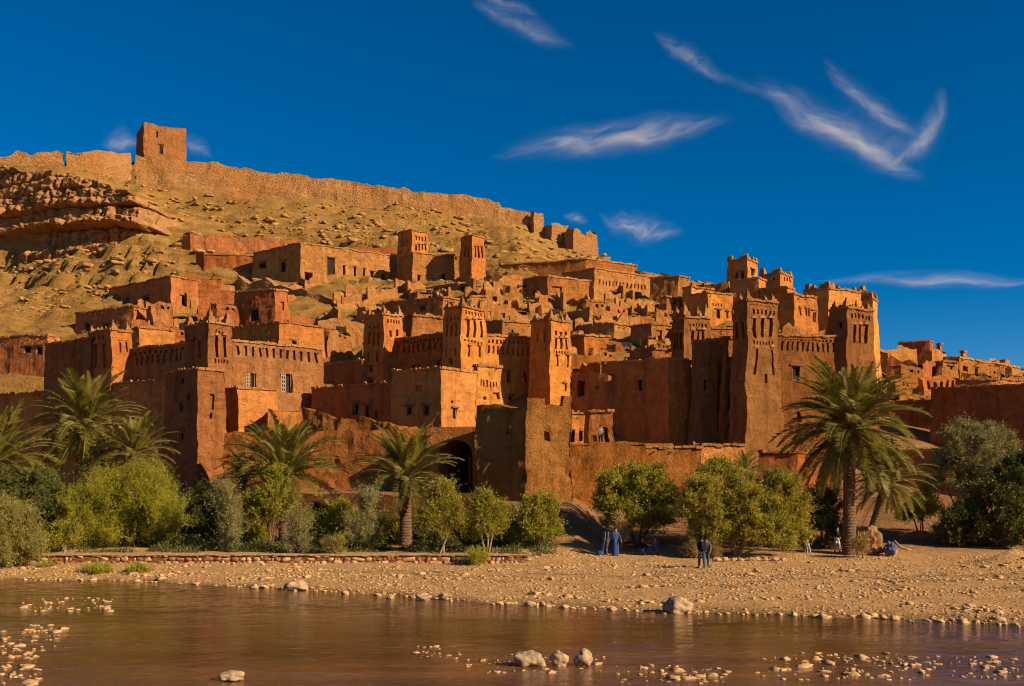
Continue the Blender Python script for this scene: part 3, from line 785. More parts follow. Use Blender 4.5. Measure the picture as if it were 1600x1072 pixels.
def opening_part(root, F, h, kind, label=None):
    """dark panel painted as the shade inside an opening, plus boards, lattice and frame"""
    s0, t0, s1, t1, dep = h[:5]
    a, b, c, d = F.at(s0, t0), F.at(s1, t0), F.at(s1, t1), F.at(s0, t1)
    ux = (b - a).normalized(); uz = (d - a).normalized(); n = F.n; ctr = (a + b + c + d) / 4
    w = (b - a).length; hh = (d - a).length
    mb = MB(); name = 'door' if kind == 'd' else ('window' if kind in 'wfl' else 'slit_window')
    mb.box(ctr - n * (dep + 0.02), (w + 0.3, 0.08, hh + 0.3), (ux, n, uz))
    if kind in 'wfd':
        nb = 3 if w > 0.6 else 2
        for k in range(nb): mb.box(ctr + ux * ((k + .5) / nb - .5) * w - n * (dep - 0.05), (w / nb * .82, 0.05, hh * 0.98), (ux, n, uz))
    win = mb.build(name, M['shade_panel'], root)
    if kind == 's' and hh > 0.7:
        hd = MB(); hd.box(ctr + uz * (hh / 2 + .10) + n * .03, (w * 1.9, .16, .10), (ux, n, uz)); hd.box(ctr + uz * (hh / 2 + .20) + n * .02, (w * 1.2, .12, .10), (ux, n, uz)); hd.box(ctr + uz * (hh / 2 + .29) + n * .015, (w * .6, .10, .09), (ux, n, uz))
        hd.build('hood', M['coping'], win)
    if kind in 'fl' or (kind == 'd') or (kind == 'w' and w > .42):
        fr = MB(); th = 0.09 if hh > 0.7 else 0.07
        for sgn in (-1, 1):
            fr.box(ctr + ux * sgn * (w / 2 - th / 2) - n * (dep * .55), (th, 0.10, hh), (ux, n, uz))
        fr.box(ctr + uz * (hh / 2 - th / 2) - n * (dep * .55), (w - 2 * th, 0.098, th), (ux, n, uz))
        if kind != 'd': fr.box(ctr - uz * (hh / 2 - th / 2) - n * (dep * .55), (w - 2 * th, 0.098, th), (ux, n, uz))
        fr.build('frame', M['frame'], win)
    if kind == 'l':
        la = MB(); ww = w * 0.42; cx = ctr - ux * (w / 2 - ww / 2 - 0.02) - n * (dep * .3)
        for k in range(5): la.box(cx + uz * ((k + .5) / 5 - .5) * hh * .95, (ww, 0.05, hh * 0.07), (ux, n, uz))
        for k in range(3): la.box(cx + ux * (k / 2 - .5) * ww * .9, (0.07, 0.06, hh * .95), (ux, n, uz))
        la.build('lattice', M['lattice'], win)
    if kind in 'wfd' and w > 0.45:
        lt = MB(); lt.box(ctr + uz * (hh / 2 + 0.09) + n * 0.04, (w + 0.45, 0.22, 0.13), (ux, n, uz)); lt.build('lintel', M['beam'], win)

def niches(f, x0, x1, yl, yr, h, n, wf=0.5, kind='n'):
    """a row of n niches from column x0 to x1; yl, yr: row of their tops at both ends; h: height"""
    out = []
    for i in range(n):
        a = (i + .5) / n; xc = x0 + (x1 - x0) * a; y = yl + (yr - yl) * a; w = (x1 - x0) / n * wf / 2
        out.append((f, xc - w, y, xc + w, y + h, kind))
    return out
def slits(f, xs, y0, y1, w=3.6, kind='s', dy=0.0):
    return [(f, x - w / 2, y0 + dy * i, x + w / 2, y1 + dy * i, kind) for i, x in enumerate(xs)]

def coping_ring(mb, loops, zt, over=0.14, th=0.2, lumps=0.35):
    for (a, b, nrm) in loops:
        L = (b - a).length
        if L < 0.2: continue
        n = max(1, int(L / 0.55)); u = (b - a) / L
        for k in range(n):
            c = a + u * (L * (k + .5) / n); c = wobble(Vector((c.x, c.y, zt)), 0.8)
            z = random.uniform(-0.03, 0.03)
            mb.box(c + Vector((0, 0, z)) - nrm * 0.18, (L / n * 1.02, 0.5 + over, th * random.uniform(.8, 1.25)), (u, nrm, Vector((0, 0, 1))))
            if random.random() < lumps * .8:
                s = random.uniform(.07, .24)
                mb.box(c + Vector((0, 0, th / 2 + s * .3)) + u * random.uniform(-.2, .2), (s * 1.4, s * 1.2, s), (u, nrm, Vector((0, 0, 1))), taper=random.uniform(.3, .7))

BLOCKS = {}
def block(name, label, xl, xc, xr, yt, yb, D, th=35, thL=None, mat='mud', batter=0.03, op=(), cop=True, mer=None, ruin=0.0,
          cat='house', group=None, thick=None, sink=5.0, ndeep=0.26, cell=0.5, wob=1.0, lumps=.35, minor=0):
    thL = th if thL is None else thL
    C = P(xc, yt, D); zt = C.z; zb = zz(yb, D) - sink
    uR = Vector((math.cos(R(th)), math.sin(R(th)), 0)); uL = Vector((-math.sin(R(thL)), math.cos(R(thL)), 0))
    def solve(px, u):
        a = (px - 800) / FPX; return (a * C.y - C.x) / (u.x - a * u.y)
    tR = solve(xr, uR) if xr is not None else (thick or 5.0)
    tL = solve(xl, uL) if xl is not None else (thick or 5.0)
    if xl is not None and xr is not None and thick:      # cap the hidden depth
        pass
    tR = min(max(tR, 0.4), 60); tL = min(max(tL, 0.4), 60)
    H = zt - zb; k = batter * H
    dn = Vector((0, 0, zb - zt))
    Ct, Rt, Lt = C, C + uR * tR, C + uL * tL; Bt = C + uR * tR + uL * tL
    Cb, Rb, Lb, Bb = Ct - (uR + uL) * k + dn, Rt + (uR - uL) * k + dn, Lt + (uL - uR) * k + dn, Bt + (uR + uL) * k + dn
    root = empty(name, (Ct + Bt) / 2 + dn, label, cat, group)
    FR = Face(Cb, Rb, Rt, Ct); FL = Face(Lb, Cb, Ct, Lt)
    hR, hL = [], []; parts = []
    for h in op:
        F = FR if h[0] == 'R' else FL
        s0, tA = F.st(h[1], h[4]); s1, tB = F.st(h[3], h[2])
        sA, t0 = F.st(h[1], h[4]); sB, t1 = F.st(h[3], h[4]); 
        sC, t1 = F.st((h[1] + h[3]) / 2, h[2]); sD, t0 = F.st((h[1] + h[3]) / 2, h[4])
        sA = F.st(h[1], (h[2] + h[4]) / 2)[0]; sB = F.st(h[3], (h[2] + h[4]) / 2)[0]
        if sB < sA: sA, sB = sB, sA
        kind = h[5]; dep = {'n': ndeep, 's': 0.45, 'o': 2.5}.get(kind, 0.30)
        if sA > 0.99 or sB < 0.01 or t1 < 0 or t0 > 1: continue
        tup = (max(.012, sA), max(.012, t0), min(.988, sB), min(.98, t1), dep, kind in 'no')
        (hR if h[0] == 'R' else hL).append(tup)
        if kind not in 'no': parts.append((F, tup, kind))
    sd = xc * 0.731
    mb = MB()
    emit_face(mb, FR, hR, cell, ruin, sd, wob); emit_face(mb, FL, hL, cell, ruin, sd + 31, wob)
    emit_face(mb, Face(Rb, Bb, Bt, Rt), [], 1.6, ruin, sd + 5, wob); emit_face(mb, Face(Bb, Lb, Lt, Bt), [], 1.6, ruin, sd + 9, wob)
    zr = Vector((0, 0, -0.05 - ruin * 0.75))
    mb.quad(wobble(Ct) + zr, wobble(Rt) + zr, wobble(Bt) + zr, wobble(Lt) + zr)
    mb.build('wall', M[mat], root)
    for F, tup, kind in parts: opening_part(root, F, tup, kind)
    if cop and ruin <= 0.01:
        cb = MB(); nR = FR.n.copy(); nR.z = 0; nR.normalize(); nL = FL.n.copy(); nL.z = 0; nL.normalize()
        coping_ring(cb, [(Ct, Rt, nR), (Lt, Ct, nL), (Rt, Bt, -nL), (Bt, Lt, -nR)], zt, lumps=lumps)
        cb.build('coping', M['coping'], root)
    if cop and ruin <= 0.01 and cat in ('house', 'wall') and int(xc) % 3 != 0:
        be = MB(); rgb = random.Random(int(xc * 7 + yt))
        for F, a, b in ((FR, Ct, Rt), (FL, Lt, Ct)):
            L = (b - a).length; nb = int(L / rgb.uniform(.8, 1.3))
            for i in range(nb):
                if rgb.random() < .3: continue
                q = a.lerp(b, (i + .5 + rgb.uniform(-.2, .2)) / nb) - Vector((0, 0, .42 + rgb.uniform(-.05, .05))); be.tube([q - F.n * .1, q + F.n * rgb.uniform(.12, .34)], [.055, .05], 5)
        if be.v: tag(be.build('beam_ends', M['beam'], root), kind='stuff')
    if mer:
        ang = R(th)
        kind = 'block' if mer == 'block' else 'corner'
        me = merlon_mesh(kind); ms = merlon_mesh('small' if mer != 'block' else 'block')
        ins = (uR + uL) * 0.3
        s = 0.9 if mer != 'big' else 1.15
        for q in (Ct + (uR + uL) * .3, Rt + (uL - uR) * .3, Lt + (uR - uL) * .3, Bt - (uR + uL) * .3):
            put(me, 'merlon', root, q + Vector((0, 0, .05)), ang + random.uniform(-.1, .1), (s * random.uniform(.85, 1.1), s, s * random.uniform(.7, 1.1)))
        for a, b, L, inn in ((Ct, Rt, tR, uL), (Lt, Ct, tL, uR)):
            n = max(0, int(L / 0.85) - 1)
            for i in range(n):
                if random.random() < .25: continue
                q = a.lerp(b, (i + 1) / (n + 1)) + inn * .25
                put(ms, 'merlon', root, q + Vector((0, 0, .06)), ang, (.9, .9, random.uniform(.6, 1.25)) if mer != 'block' else (.6, .6, random.uniform(.35, .7)))
    BLOCKS[label] = (root, FL, FR)
    return root

def wall_strip(name, label, pts, thick=1.2, mat='rubble', rag=0.5, cat='wall', cell=1.0, group=None, sink=3.0, cop=False, batter=0.05, wobk=2.0):
    """a free-standing wall along points (column, top row, base row, distance)"""
    Pt = [P(x, yt, D) for x, yt, yb, D in pts]; zb = [zz(yb, D) - sink for x, yt, yb, D in pts]
    root = empty(name, (Pt[0].x, Pt[0].y, zb[0]), label, cat, group)
    mb = MB(); cb = MB()
    cols_ = []
    for i in range(len(Pt) - 1):
        L = (Pt[i + 1] - Pt[i]).length; n = max(1, int(L / cell))
        for k in range(n + (1 if i == len(Pt) - 2 else 0)):
            f = k / n; p = Pt[i].lerp(Pt[i + 1], f); b = zb[i] + (zb[i + 1] - zb[i]) * f
            d = (Pt[i + 1] - Pt[i]); nr = Vector((d.y, -d.x, 0)).normalized()
            if nr.y > 0: nr = -nr
            cols_.append((p, b, nr))
    rows = 8; W = len(cols_); grid = []
    for (p, b, nr) in cols_:
        r = rag * (mnoise.noise(Vector((p.x * .45, p.y * .45, 1))) + 0.6 * mnoise.noise(Vector((p.x * 1.7, p.y * 1.7, 4))) + 0.35 * mnoise.noise(Vector((p.x * 4.1, p.y * 4.1, 7))))
        top = p.z + r; fr = []; bk = []
        for j in range(rows + 1):
            t = j / rows; z = b + (top - b) * t
            q = Vector((p.x, p.y, z)) + nr * ((1 - t) * batter * (top - b))
            fr.append(wobble(q, wobk)); bk.append(Vector((p.x, p.y, z)) - nr * thick)
        grid.append((fr, bk))
    for i in range(W - 1):
        for j in range(rows):
            mb.quad(grid[i][0][j], grid[i + 1][0][j], grid[i + 1][0][j + 1], grid[i][0][j + 1])
            mb.quad(grid[i + 1][1][j], grid[i][1][j], grid[i][1][j + 1], grid[i + 1][1][j + 1])
        mb.quad(grid[i][0][rows], grid[i + 1][0][rows], grid[i + 1][1][rows], grid[i][1][rows])
        if cop:
            a, c = grid[i][0][rows], grid[i + 1][0][rows]; u = (c - a).normalized(); nr = cols_[i][2]
            cb.box((a + c) / 2 - nr * (thick / 2 - .05), ((c - a).length * 1.03, thick + .3, .16), (u, nr, Vector((0, 0, 1))))
    for i, flip in ((0, True), (W - 1, False)):
        for j in range(rows):
            q = [grid[i][0][j], grid[i][1][j], grid[i][1][j + 1], grid[i][0][j + 1]]
            mb.quad(*(q[::-1] if flip else q))
    mb.build('wall', M[mat], root)
    if cop: cb.build('coping', M['coping'], root)
    return root

# ---- hilltop: long ridge wall, watch house
wall_strip('ridge_wall', 'long rough stone wall running down the bare ridge to the right', [(212, 243, 290, 207), (290, 250, 296, 209), (400, 265, 306, 212), (550, 284, 322, 215), (660, 300, 334, 217), (740, 305, 342, 219), (778, 316, 346, 220), (782, 324, 348, 220.3), (834, 333, 360, 222), (850, 344, 367, 222.5)], mat='rubble', rag=0.5, thick=2.0)
wall_strip('ridge_wall', 'low stone wall stretch left of the hilltop watch house', [(128, 237, 266, 210), (160, 237, 270, 212), (206, 240, 284, 218)], rag=.6)
wall_strip('ridge_wall', 'pale stone wall at the far left end of the ridge', [(-80, 252, 272, 204), (0, 246, 264, 205), (40, 239, 262, 206), (98, 236, 262, 208)], rag=.8)
block('ridge_bastion', 'squat stone bastion in the ridge wall left of the watch house', 96, 104, 132, 233, 268, 208, 25, mat='rubble', ruin=.8, cat='bastion', cop=False, sink=3)
block('ridge_bastion', 'narrow leaning stone bastion near the lower end of the ridge wall', 829, 835, 850, 329, 362, 220, 30, mat='rubble', ruin=1.0, cat='bastion', cop=False, sink=3)
block('ridge_bastion', 'broad broken stone bastion at the lower end of the ridge wall', 848, 862, 888, 343, 378, 219, 30, mat='rubble', ruin=1.6, cat='bastion', cop=False, sink=4)
block('ridge_bastion', 'last stone bastion on the skyline where the ridge drops away', 884, 896, 932, 349, 396, 217, 30, mat='rubble', ruin=2.6, cat='bastion', cop=False, sink=4, batter=.06)
block('watch_house', 'square stone watch house alone on the hilltop', 213, 225, 291, 189, 249, 226, 31, mat='mud_brown', ruin=.5, cop=False, batter=.015,
      op=[('R', 249, 226, 255.5, 241, 'd'), ('R', 243.5, 203, 246.5, 214, 's')], cat='tower')

# ---- upper terraces, left
block('ruined_house', 'long roofless red ruin high on the hillside below the ridge', 284, 297, 470, 362, 410, 166, 14, thL=60, mat='mud_red', ruin=.8, cop=False)
block('house', 'low red parapet in front of the roofless ruin', 306, 318, 462, 393, 425, 158, 5, thL=60, mat='mud_red', ruin=.7, cop=False)
block('house', 'big upper house with a tall dark doorway and pitted wall', 396, 470, 646, 379, 446, 150, 33, thL=52, mat='mud_ochre', lumps=.2,
      op=[('R', 511, 403, 523, 429, 'd'), ('R', 536, 415, 540, 431, 's'), ('R', 553, 417, 557, 433, 's'), ('R', 568, 420, 572, 436, 's'), ('R', 580, 424, 585, 438, 's'), ('R', 597, 428, 602, 440, 's'), ('L', 438, 408, 446, 426, 'w'), ('L', 405, 410, 416, 420, 'w'), ('R', 476, 426, 488, 442, 'o')])
block('house', 'low wall house behind the pitted upper house', 505, 520, 628, 381, 400, 162, 12, mat='mud_red', ruin=.7, cop=False)
block('tower', 'small square upper tower with slits, left of the slim upper tower', 623, 644, 669, 358, 400, 156, 42, mat='mud',
      op=slits('R', [650, 655, 660, 665], 382, 391, 2.6) + slits('L', [630, 635], 378, 386, 2.2) + niches('R', 648, 667, 367, 369, 8, 4, .5), cat='tower', lumps=.1)
block('house', 'upper wall with dark beam holes between the two upper towers', 621, 646, 732, 394, 448, 152, 20, thL=40, mat='mud_ochre', op=[('R', 690, 428, 696, 442, 's'), ('R', 668, 436, 674, 444, 'w'), ('R', 654, 430, 658, 438, 's')] + niches('R', 690, 728, 398, 402, 5, 6, .4))
block('tower', 'slim tall upper tower standing right of the pitted house', 720, 738, 757, 367, 449, 149, 42, mat='mud', op=slits('R', [743, 748, 753], 385, 402, 2.6) + slits('L', [727, 732], 387, 402, 2.4), cat='tower')
block('ruined_house', 'broken house with open pergola front below the slim upper tower', 666, 715, 772, 443, 470, 142, 30, thL=55, mat='mud_ochre', lumps=.6,
      op=[('R', 722, 449, 731, 458, 'o'), ('R', 735, 450, 742, 459, 'o'), ('R', 746, 452, 753, 460, 'o'), ('R', 757, 453, 763, 461, 'o'), ('L', 692, 450, 700, 456, 'w')])
wall_strip('terrace_wall', 'pale rubble strip wall running down the bare slope', [(372, 428, 440, 146), (440, 445, 452, 142), (500, 463, 470, 139), (560, 479, 486, 136)], rag=.9, thick=1.0, mat='rubble')
block('ruined_house', 'small broken wall at the foot of the pitted upper house', 470, 478, 505, 420, 450, 146, 30, mat='mud_ochre', ruin=2.0, cop=False)

# ---- left terraces
block('house', 'square red house with two dark windows on the left slope', 172, 267, 309, 431, 492, 134, 52, mat='mud_red',
      op=[('L', 196, 467, 204, 479, 'w'), ('L', 223, 463, 234, 480, 'f'), ('R', 284, 462, 289.5, 477, 'w')], lumps=.5)
block('house', 'low red house in front of the square red house', 118, 208, 242, 479, 522, 125, 55, thL=62, mat='mud_red', op=[('L', 132, 505, 140, 517, 'w'), ('L', 160, 505, 170, 512, 'w'), ('L', 172, 506, 182, 513, 'w')])
block('ruined_house', 'broken red wall stepping up right of the square red house', 300, 311, 366, 448, 490, 130, 15, mat='mud_red', ruin=1.6, cop=False)
block('ruined_house', 'low broken wall above and behind the square red house', 236, 250, 345, 424, 450, 140, 10, mat='mud_red', ruin=1.0, cop=False)
block('house', 'small flat house between the left tower and the red houses', 200, 219, 273, 512, 560, 112, 30, thL=60, mat='mud', lumps=.5)
block('ruined_house', 'broken low hut above the tapered left tower', 196, 206, 240, 497, 530, 117, 35, mat='mud_red', ruin=1.0, cop=False)
block('house', 'house with one framed window under a worn crest', 367, 429, 449, 450, 520, 122, 58, thL=64, mat='mud_red', op=[('L', 391, 483, 404, 502, 'f'), ('R', 437, 470, 443, 482, 'n')] + niches('L', 390, 406, 471, 473, 5, 3, .55))
block('ruined_house', 'thin broken wall right of the framed window house', 446, 452, 505, 488, 522, 120, 25, mat='mud_red', ruin=1.2, cop=False)
block('house', 'plain flat house behind the frieze wall of the left fortress', 362, 435, 506, 503, 560, 110, 37, thL=60, mat='mud', op=[('R', 455, 532, 463, 540, 'w')])
block('ruined_house', 'long low ruin wall on the slope above the dark hollow', 470, 496, 600, 492, 540, 116, 22, mat='mud_ochre', ruin=1.0, cop=False, lumps=.5)
block('house', 'dark low hut at the far left foot of the slope', -30, 73, 84, 522, 580, 112, 60, thL=72, mat='mud_red', op=[('L', 38, 541, 48, 552, 'w'), ('L', 56, 540, 66, 553, 'w')], lumps=.4)
block('house', 'shaded block left of the tapered left tower', 72, 142, 160, 529, 640, 101, 55, thL=60, mat='mud_brown', lumps=.3)

# ---- left fortress
block('tower', 'short tapered tower with slits at the left end of the left fortress', 137, 174, 206, 514, 660, 98.5, 45, mat='mud', mer='yes', batter=.035, cat='tower',
      op=slits('L', [149, 161], 538, 575, 4.5) + slits('R', [188, 198], 533, 550, 3.2) + niches('L', 145, 165, 528, 526, 7, 3, .5))
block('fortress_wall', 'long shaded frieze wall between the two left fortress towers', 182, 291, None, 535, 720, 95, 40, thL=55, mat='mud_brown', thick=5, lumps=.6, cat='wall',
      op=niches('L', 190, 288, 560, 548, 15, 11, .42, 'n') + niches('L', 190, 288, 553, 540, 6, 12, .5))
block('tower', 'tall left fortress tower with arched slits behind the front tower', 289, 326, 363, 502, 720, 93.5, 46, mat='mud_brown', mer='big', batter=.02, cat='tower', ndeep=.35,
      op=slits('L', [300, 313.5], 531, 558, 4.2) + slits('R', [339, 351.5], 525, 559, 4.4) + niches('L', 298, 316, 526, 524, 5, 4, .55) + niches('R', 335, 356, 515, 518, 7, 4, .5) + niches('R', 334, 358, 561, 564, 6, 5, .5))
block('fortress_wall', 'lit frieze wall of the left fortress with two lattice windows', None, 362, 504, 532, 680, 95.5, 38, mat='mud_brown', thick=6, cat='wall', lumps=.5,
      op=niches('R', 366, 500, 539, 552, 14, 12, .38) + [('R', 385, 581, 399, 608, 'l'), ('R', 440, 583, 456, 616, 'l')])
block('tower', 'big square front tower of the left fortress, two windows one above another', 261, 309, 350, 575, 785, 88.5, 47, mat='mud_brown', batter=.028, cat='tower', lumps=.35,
      op=[('L', 280, 629, 288, 644, 'f'), ('L', 280, 675, 287, 689, 'w'), ('L', 284, 591, 288, 600, 'n'), ('L', 292, 615, 296, 626, 'n'), ('R', 326.5, 615, 333, 638, 'n'), ('R', 328, 643, 332, 653, 's')])
block('house', 'low annex with a bright shaded side right of the front tower', 342, 372, 433, 606, 720, 92, 36, thL=40, mat='mud', batter=.02, lumps=.3)
block('fortress_wall', 'stepped low wall right of the annex', None, 420, 474, 637, 700, 91, 20, mat='mud', thick=3, cat='wall', cop=False, ruin=.4)
wall_strip('ruined_wall', 'crumbling orange wall of broken mud heaps above the outer wall', [(468, 640, 672, 86), (500, 648, 672, 85.5), (540, 656, 674, 85), (600, 660, 676, 84), (640, 667, 676, 83)], mat='mud_rough', rag=.5, thick=1.6, cell=.3, wobk=2.2)
block('house', 'plain shaded wall house below the dark hollow', 486, 566, None, 563, 625, 104, 40, thL=57, mat='mud_brown', thick=4)
block('ruined_house', 'low mud heap wall inside the dark hollow', 515, 566, 580, 545, 600, 108, 40, thL=60, mat='mud_rough', ruin=1.5, cop=False)

# ---- central fortress
TC = dict(cat='tower', mer='yes', batter=.032)
block('tower', 'left tower of the central fortress with three tall slits', 570, 599, 630, 490, 650, 103, 47, mat='mud', **TC,
      op=slits('L', [577, 584, 591], 518, 539, 3.6) + slits('L', [576, 589.5], 552, 566, 3) + slits('R', [609.5, 621.5], 516, 526, 4) + [('L', 577, 573, 583, 583, 'w'), ('L', 576, 592, 582, 600, 'w')] + niches('L', 574, 593, 509, 506, 5, 3, .5) + niches('R', 603, 627, 498, 501, 6, 5, .5))
block('fortress_wall', 'shaded frieze wall between the left and middle central towers', 603, 694, None, 520, 620, 100, 40, thL=52, mat='mud', thick=4, cat='wall', lumps=.4,
      op=niches('L', 609, 691, 540, 532, 13, 10, .45) + niches('L', 609, 691, 534, 526, 5, 14, .5) + [('L', 680, 564, 687, 571, 'w'), ('L', 653, 569, 658, 574, 'w'), ('L', 643, 571, 648, 576, 'w')])
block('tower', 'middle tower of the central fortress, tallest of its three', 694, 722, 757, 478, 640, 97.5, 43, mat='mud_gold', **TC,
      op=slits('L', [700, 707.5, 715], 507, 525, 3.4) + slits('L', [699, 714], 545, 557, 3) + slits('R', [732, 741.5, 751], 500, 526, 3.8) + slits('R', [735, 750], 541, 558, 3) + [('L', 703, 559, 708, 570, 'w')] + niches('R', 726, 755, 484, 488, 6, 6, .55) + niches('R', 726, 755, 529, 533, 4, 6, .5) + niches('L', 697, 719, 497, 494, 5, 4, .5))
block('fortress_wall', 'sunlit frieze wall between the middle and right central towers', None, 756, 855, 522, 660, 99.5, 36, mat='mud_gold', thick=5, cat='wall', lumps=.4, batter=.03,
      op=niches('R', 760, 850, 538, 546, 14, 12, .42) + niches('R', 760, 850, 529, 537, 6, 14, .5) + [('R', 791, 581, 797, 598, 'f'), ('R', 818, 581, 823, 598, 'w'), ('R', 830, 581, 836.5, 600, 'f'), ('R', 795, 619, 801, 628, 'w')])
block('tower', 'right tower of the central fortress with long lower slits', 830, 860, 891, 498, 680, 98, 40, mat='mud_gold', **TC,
      op=slits('R', [869, 877, 885], 529, 547, 3.5) + slits('R', [872, 888], 556, 574, 2.8) + slits('L', [840, 851], 519, 533, 3) + [('R', 881.5, 600, 885, 612, 's')] + niches('R', 865, 888, 515, 518, 8, 3, .6) + niches('R', 865, 889, 549, 552, 4, 6, .5))
block('house', 'projecting bay with a row of small openings on the central fortress', 740, 746, 784, 569, 660, 94.5, 32, mat='mud_gold', op=niches('R', 750, 781, 590, 595, 10, 6, .45, 's') + [('R', 757, 617, 762, 623, 'w'), ('R', 772, 612, 782, 622, 'n')], lumps=.3)
block('house', 'broad front house of the central fortress with two small white framed windows', 613, 690, 743, 575, 680, 89.5, 50, thL=58, mat='mud', batter=.015, lumps=.8,
      op=[('L', 634, 635, 643, 649, 'f'), ('L', 661, 634, 671, 648, 'f'), ('R', 708, 638, 714, 653, 'd'), ('R', 705, 625, 709, 629, 'n'), ('L', 648, 604, 658, 614, 'n')])
block('house', 'long low shaded house left of the broad front house', 488, 618, None, 598, 680, 93.8, 40, thL=58, mat='mud_red', thick=4, op=[('L', 552, 630, 560, 650, 'w'), ('L', 569, 633, 576, 654, 'w'), ('L', 584, 640, 590, 652, 'n')], lumps=.7)
block('house', 'flat roofed house with a stained wall behind the left frieze', 627, 645, 693, 493, 540, 108, 22, thL=45, mat='mud_ochre')
block('house', 'terrace house behind the middle central tower', 598, 692, 724, 464, 505, 121, 32, thL=60, mat='mud_ochre', ruin=.0, op=[('L', 655, 478, 664, 484, 'w'), ('R', 702, 473, 708, 480, 'w')])
block('ruined_house', 'pale broken parapet below the terrace house', 620, 634, 690, 480, 500, 115, 15, mat='mud_gold', ruin=1.2, cop=False)
block('house', 'terrace house behind the right frieze of the central fortress', 753, 785, 834, 500, 540, 107, 30, thL=50, mat='mud_ochre', op=[('R', 799, 514, 803, 520, 'n')])
block('ruined_house', 'ruin with dark arched gaps above the right frieze', 734, 752, 826, 468, 510, 122, 22, mat='mud_ochre', ruin=1.4, cop=False, op=[('R', 763, 482, 769, 492, 'o'), ('R', 783, 485, 790, 494, 'o'), ('R', 804, 486, 809, 495, 'o')])
block('ruined_house', 'ruined terrace under the slim upper tower', 742, 758, 816, 447, 475, 132, 20, mat='mud_ochre', ruin=1.3, cop=False, op=[('R', 768, 458, 775, 466, 'o'), ('R', 790, 462, 795, 470, 'o')])

# ---- upper terraces, centre and right
block('house', 'long low house at the top of the village under the ridge end', 780, 916, 996, 404, 440, 154, 30, thL=72, mat='mud_ochre', lumps=.2)
block('house', 'tall terrace house with a band of niches and two windows', 880, 928, 1017, 419, 495, 140, 33, thL=52, mat='mud_ochre', lumps=.2,
      op=[('R', 956, 456, 963, 469, 'f'), ('R', 987, 460, 993.5, 473, 'f')] + niches('R', 934, 1010, 437, 446, 7, 14, .4, 's'))
block('house', 'wide terrace house with a blank pitted wall', 817, 856, 932, 431, 500, 137, 30, thL=52, mat='mud_ochre', op=[('L', 832, 454, 840, 462, 'w'), ('R', 862, 447, 878, 455, 'n'), ('R', 880, 470, 885, 476, 'n')], lumps=.3)
block('ruined_house', 'shaded broken wall left of the wide terrace house', 757, 786, 822, 425, 470, 146, 25, thL=60, mat='mud_red', ruin=1.0, cop=False)
block('ruined_house', 'small broken house with a curved wall top under the wide terrace house', 909, 942, 965, 485, 520, 124, 33, thL=60, mat='mud_ochre', ruin=1.2, cop=False)
block('ruined_house', 'open timber shelter ruin under the tall terrace house', 958, 964, 1024, 487, 520, 123, 18, mat='mud_ochre', ruin=.9, cop=False, op=[('R', 968, 488, 983, 502, 'o'), ('R', 988, 490, 993, 500, 's')])
block('house', 'dark sided flat house under the open timber shelter', 905, 958, 985, 505, 545, 116, 30, thL=60, mat='mud_ochre', lumps=.6)
block('ruined_house', 'broken arch ruin right of the dark sided flat house', 966, 972, 1000, 515, 550, 114, 25, mat='mud_rough', ruin=2.2, cop=False, op=[('R', 977, 522, 988, 540, 'o')])
block('house', 'house with a pale door niche near the right fortress', 985, 1018, 1054, 507, 560, 113, 30, thL=52, mat='mud_ochre', op=[('R', 1026, 517, 1036, 544, 'n'), ('R', 1030, 524, 1033, 532, 's'), ('R', 1041, 515, 1048, 545, 'n')])
block('house', 'small flat house right of the right central tower', 889, 914, 952, 523, 570, 109, 30, thL=52, mat='mud', lumps=.6)
block('ruined_house', 'rough plastered hut right of the right central tower', 886, 892, 936, 547, 590, 105, 18, mat='mud_rough', ruin=.6, cop=False)
block('ruined_house', 'crumbled mud walls below the small flat house', 930, 936, 986, 552, 590, 104, 15, mat='mud_rough', ruin=1.5, cop=False)
block('house', 'long low parapet left of the right fortress', 985, 1004, 1052, 546, 590, 103, 8, thL=60, mat='mud_red', lumps=.8)
block('house', 'dark stepped house on the skyline left of the crenellated keep', 993, 1006, 1046, 420, 450, 150, 22, thL=60, mat='mud_ochre', ruin=.8, cop=False)
block('house', 'shaded house below the stepped skyline house', 1016, 1060, 1078, 431, 470, 140, 35, thL=66, mat='mud_ochre')
block('house', 'low dark roofed house on the skyline right of the stepped one', 1056, 1082, 1100, 437, 460, 143, 35, thL=64, mat='mud_red', ruin=.5, cop=False)
block('house', 'sunlit small house left of the house with a single window', 1068, 1082, 1116, 447, 480, 131, 30, mat='mud_gold')
block('house', 'square house with a single framed window above the right fortress', 1076, 1106, 1145, 457, 515, 119, 27, thL=40, mat='mud_gold', op=[('R', 1119, 484, 1125.5, 498, 'f'), ('R', 1136.5, 487, 1140, 498, 's')] + niches('R', 1112, 1130, 474, 476, 4, 4, .45))
block('house', 'low wall under the single window house', 1090, 1102, 1152, 511, 545, 108, 12, mat='mud_red', lumps=.7)

# ---- keep at the top right
block('tower', 'crenellated keep tower, highest of the right skyline', 1137, 1167, 1183.5, 404, 450, 138, 52, mat='mud', mer='block', cat='tower', op=[('L', 1148.5, 425, 1153, 435, 'w'), ('L', 1157.5, 425, 1162.5, 436, 'w'), ('R', 1173.5, 421, 1178.5, 432, 'w')])
block('tower', 'second lower crenellated tower right of the keep', 1187, 1219, 1237.5, 426, 460, 135, 52, mat='mud', mer='block', cat='tower', op=[('L', 1208, 433, 1211, 438, 's')] + niches('R', 1223, 1235, 432, 434, 8, 3, .5))
block('house', 'dark house left of the keep tower', 1101, 1138, 1156, 438, 480, 132, 45, thL=64, mat='mud_ochre', ruin=.4, cop=False)
block('house', 'shaded block under the keep tower', 1142, 1185, 1197, 434, 490, 128, 52, thL=60, mat='mud')
block('house', 'low block under the second crenellated tower', 1187, 1230, 1240, 448, 490, 126, 52, thL=62, mat='mud')
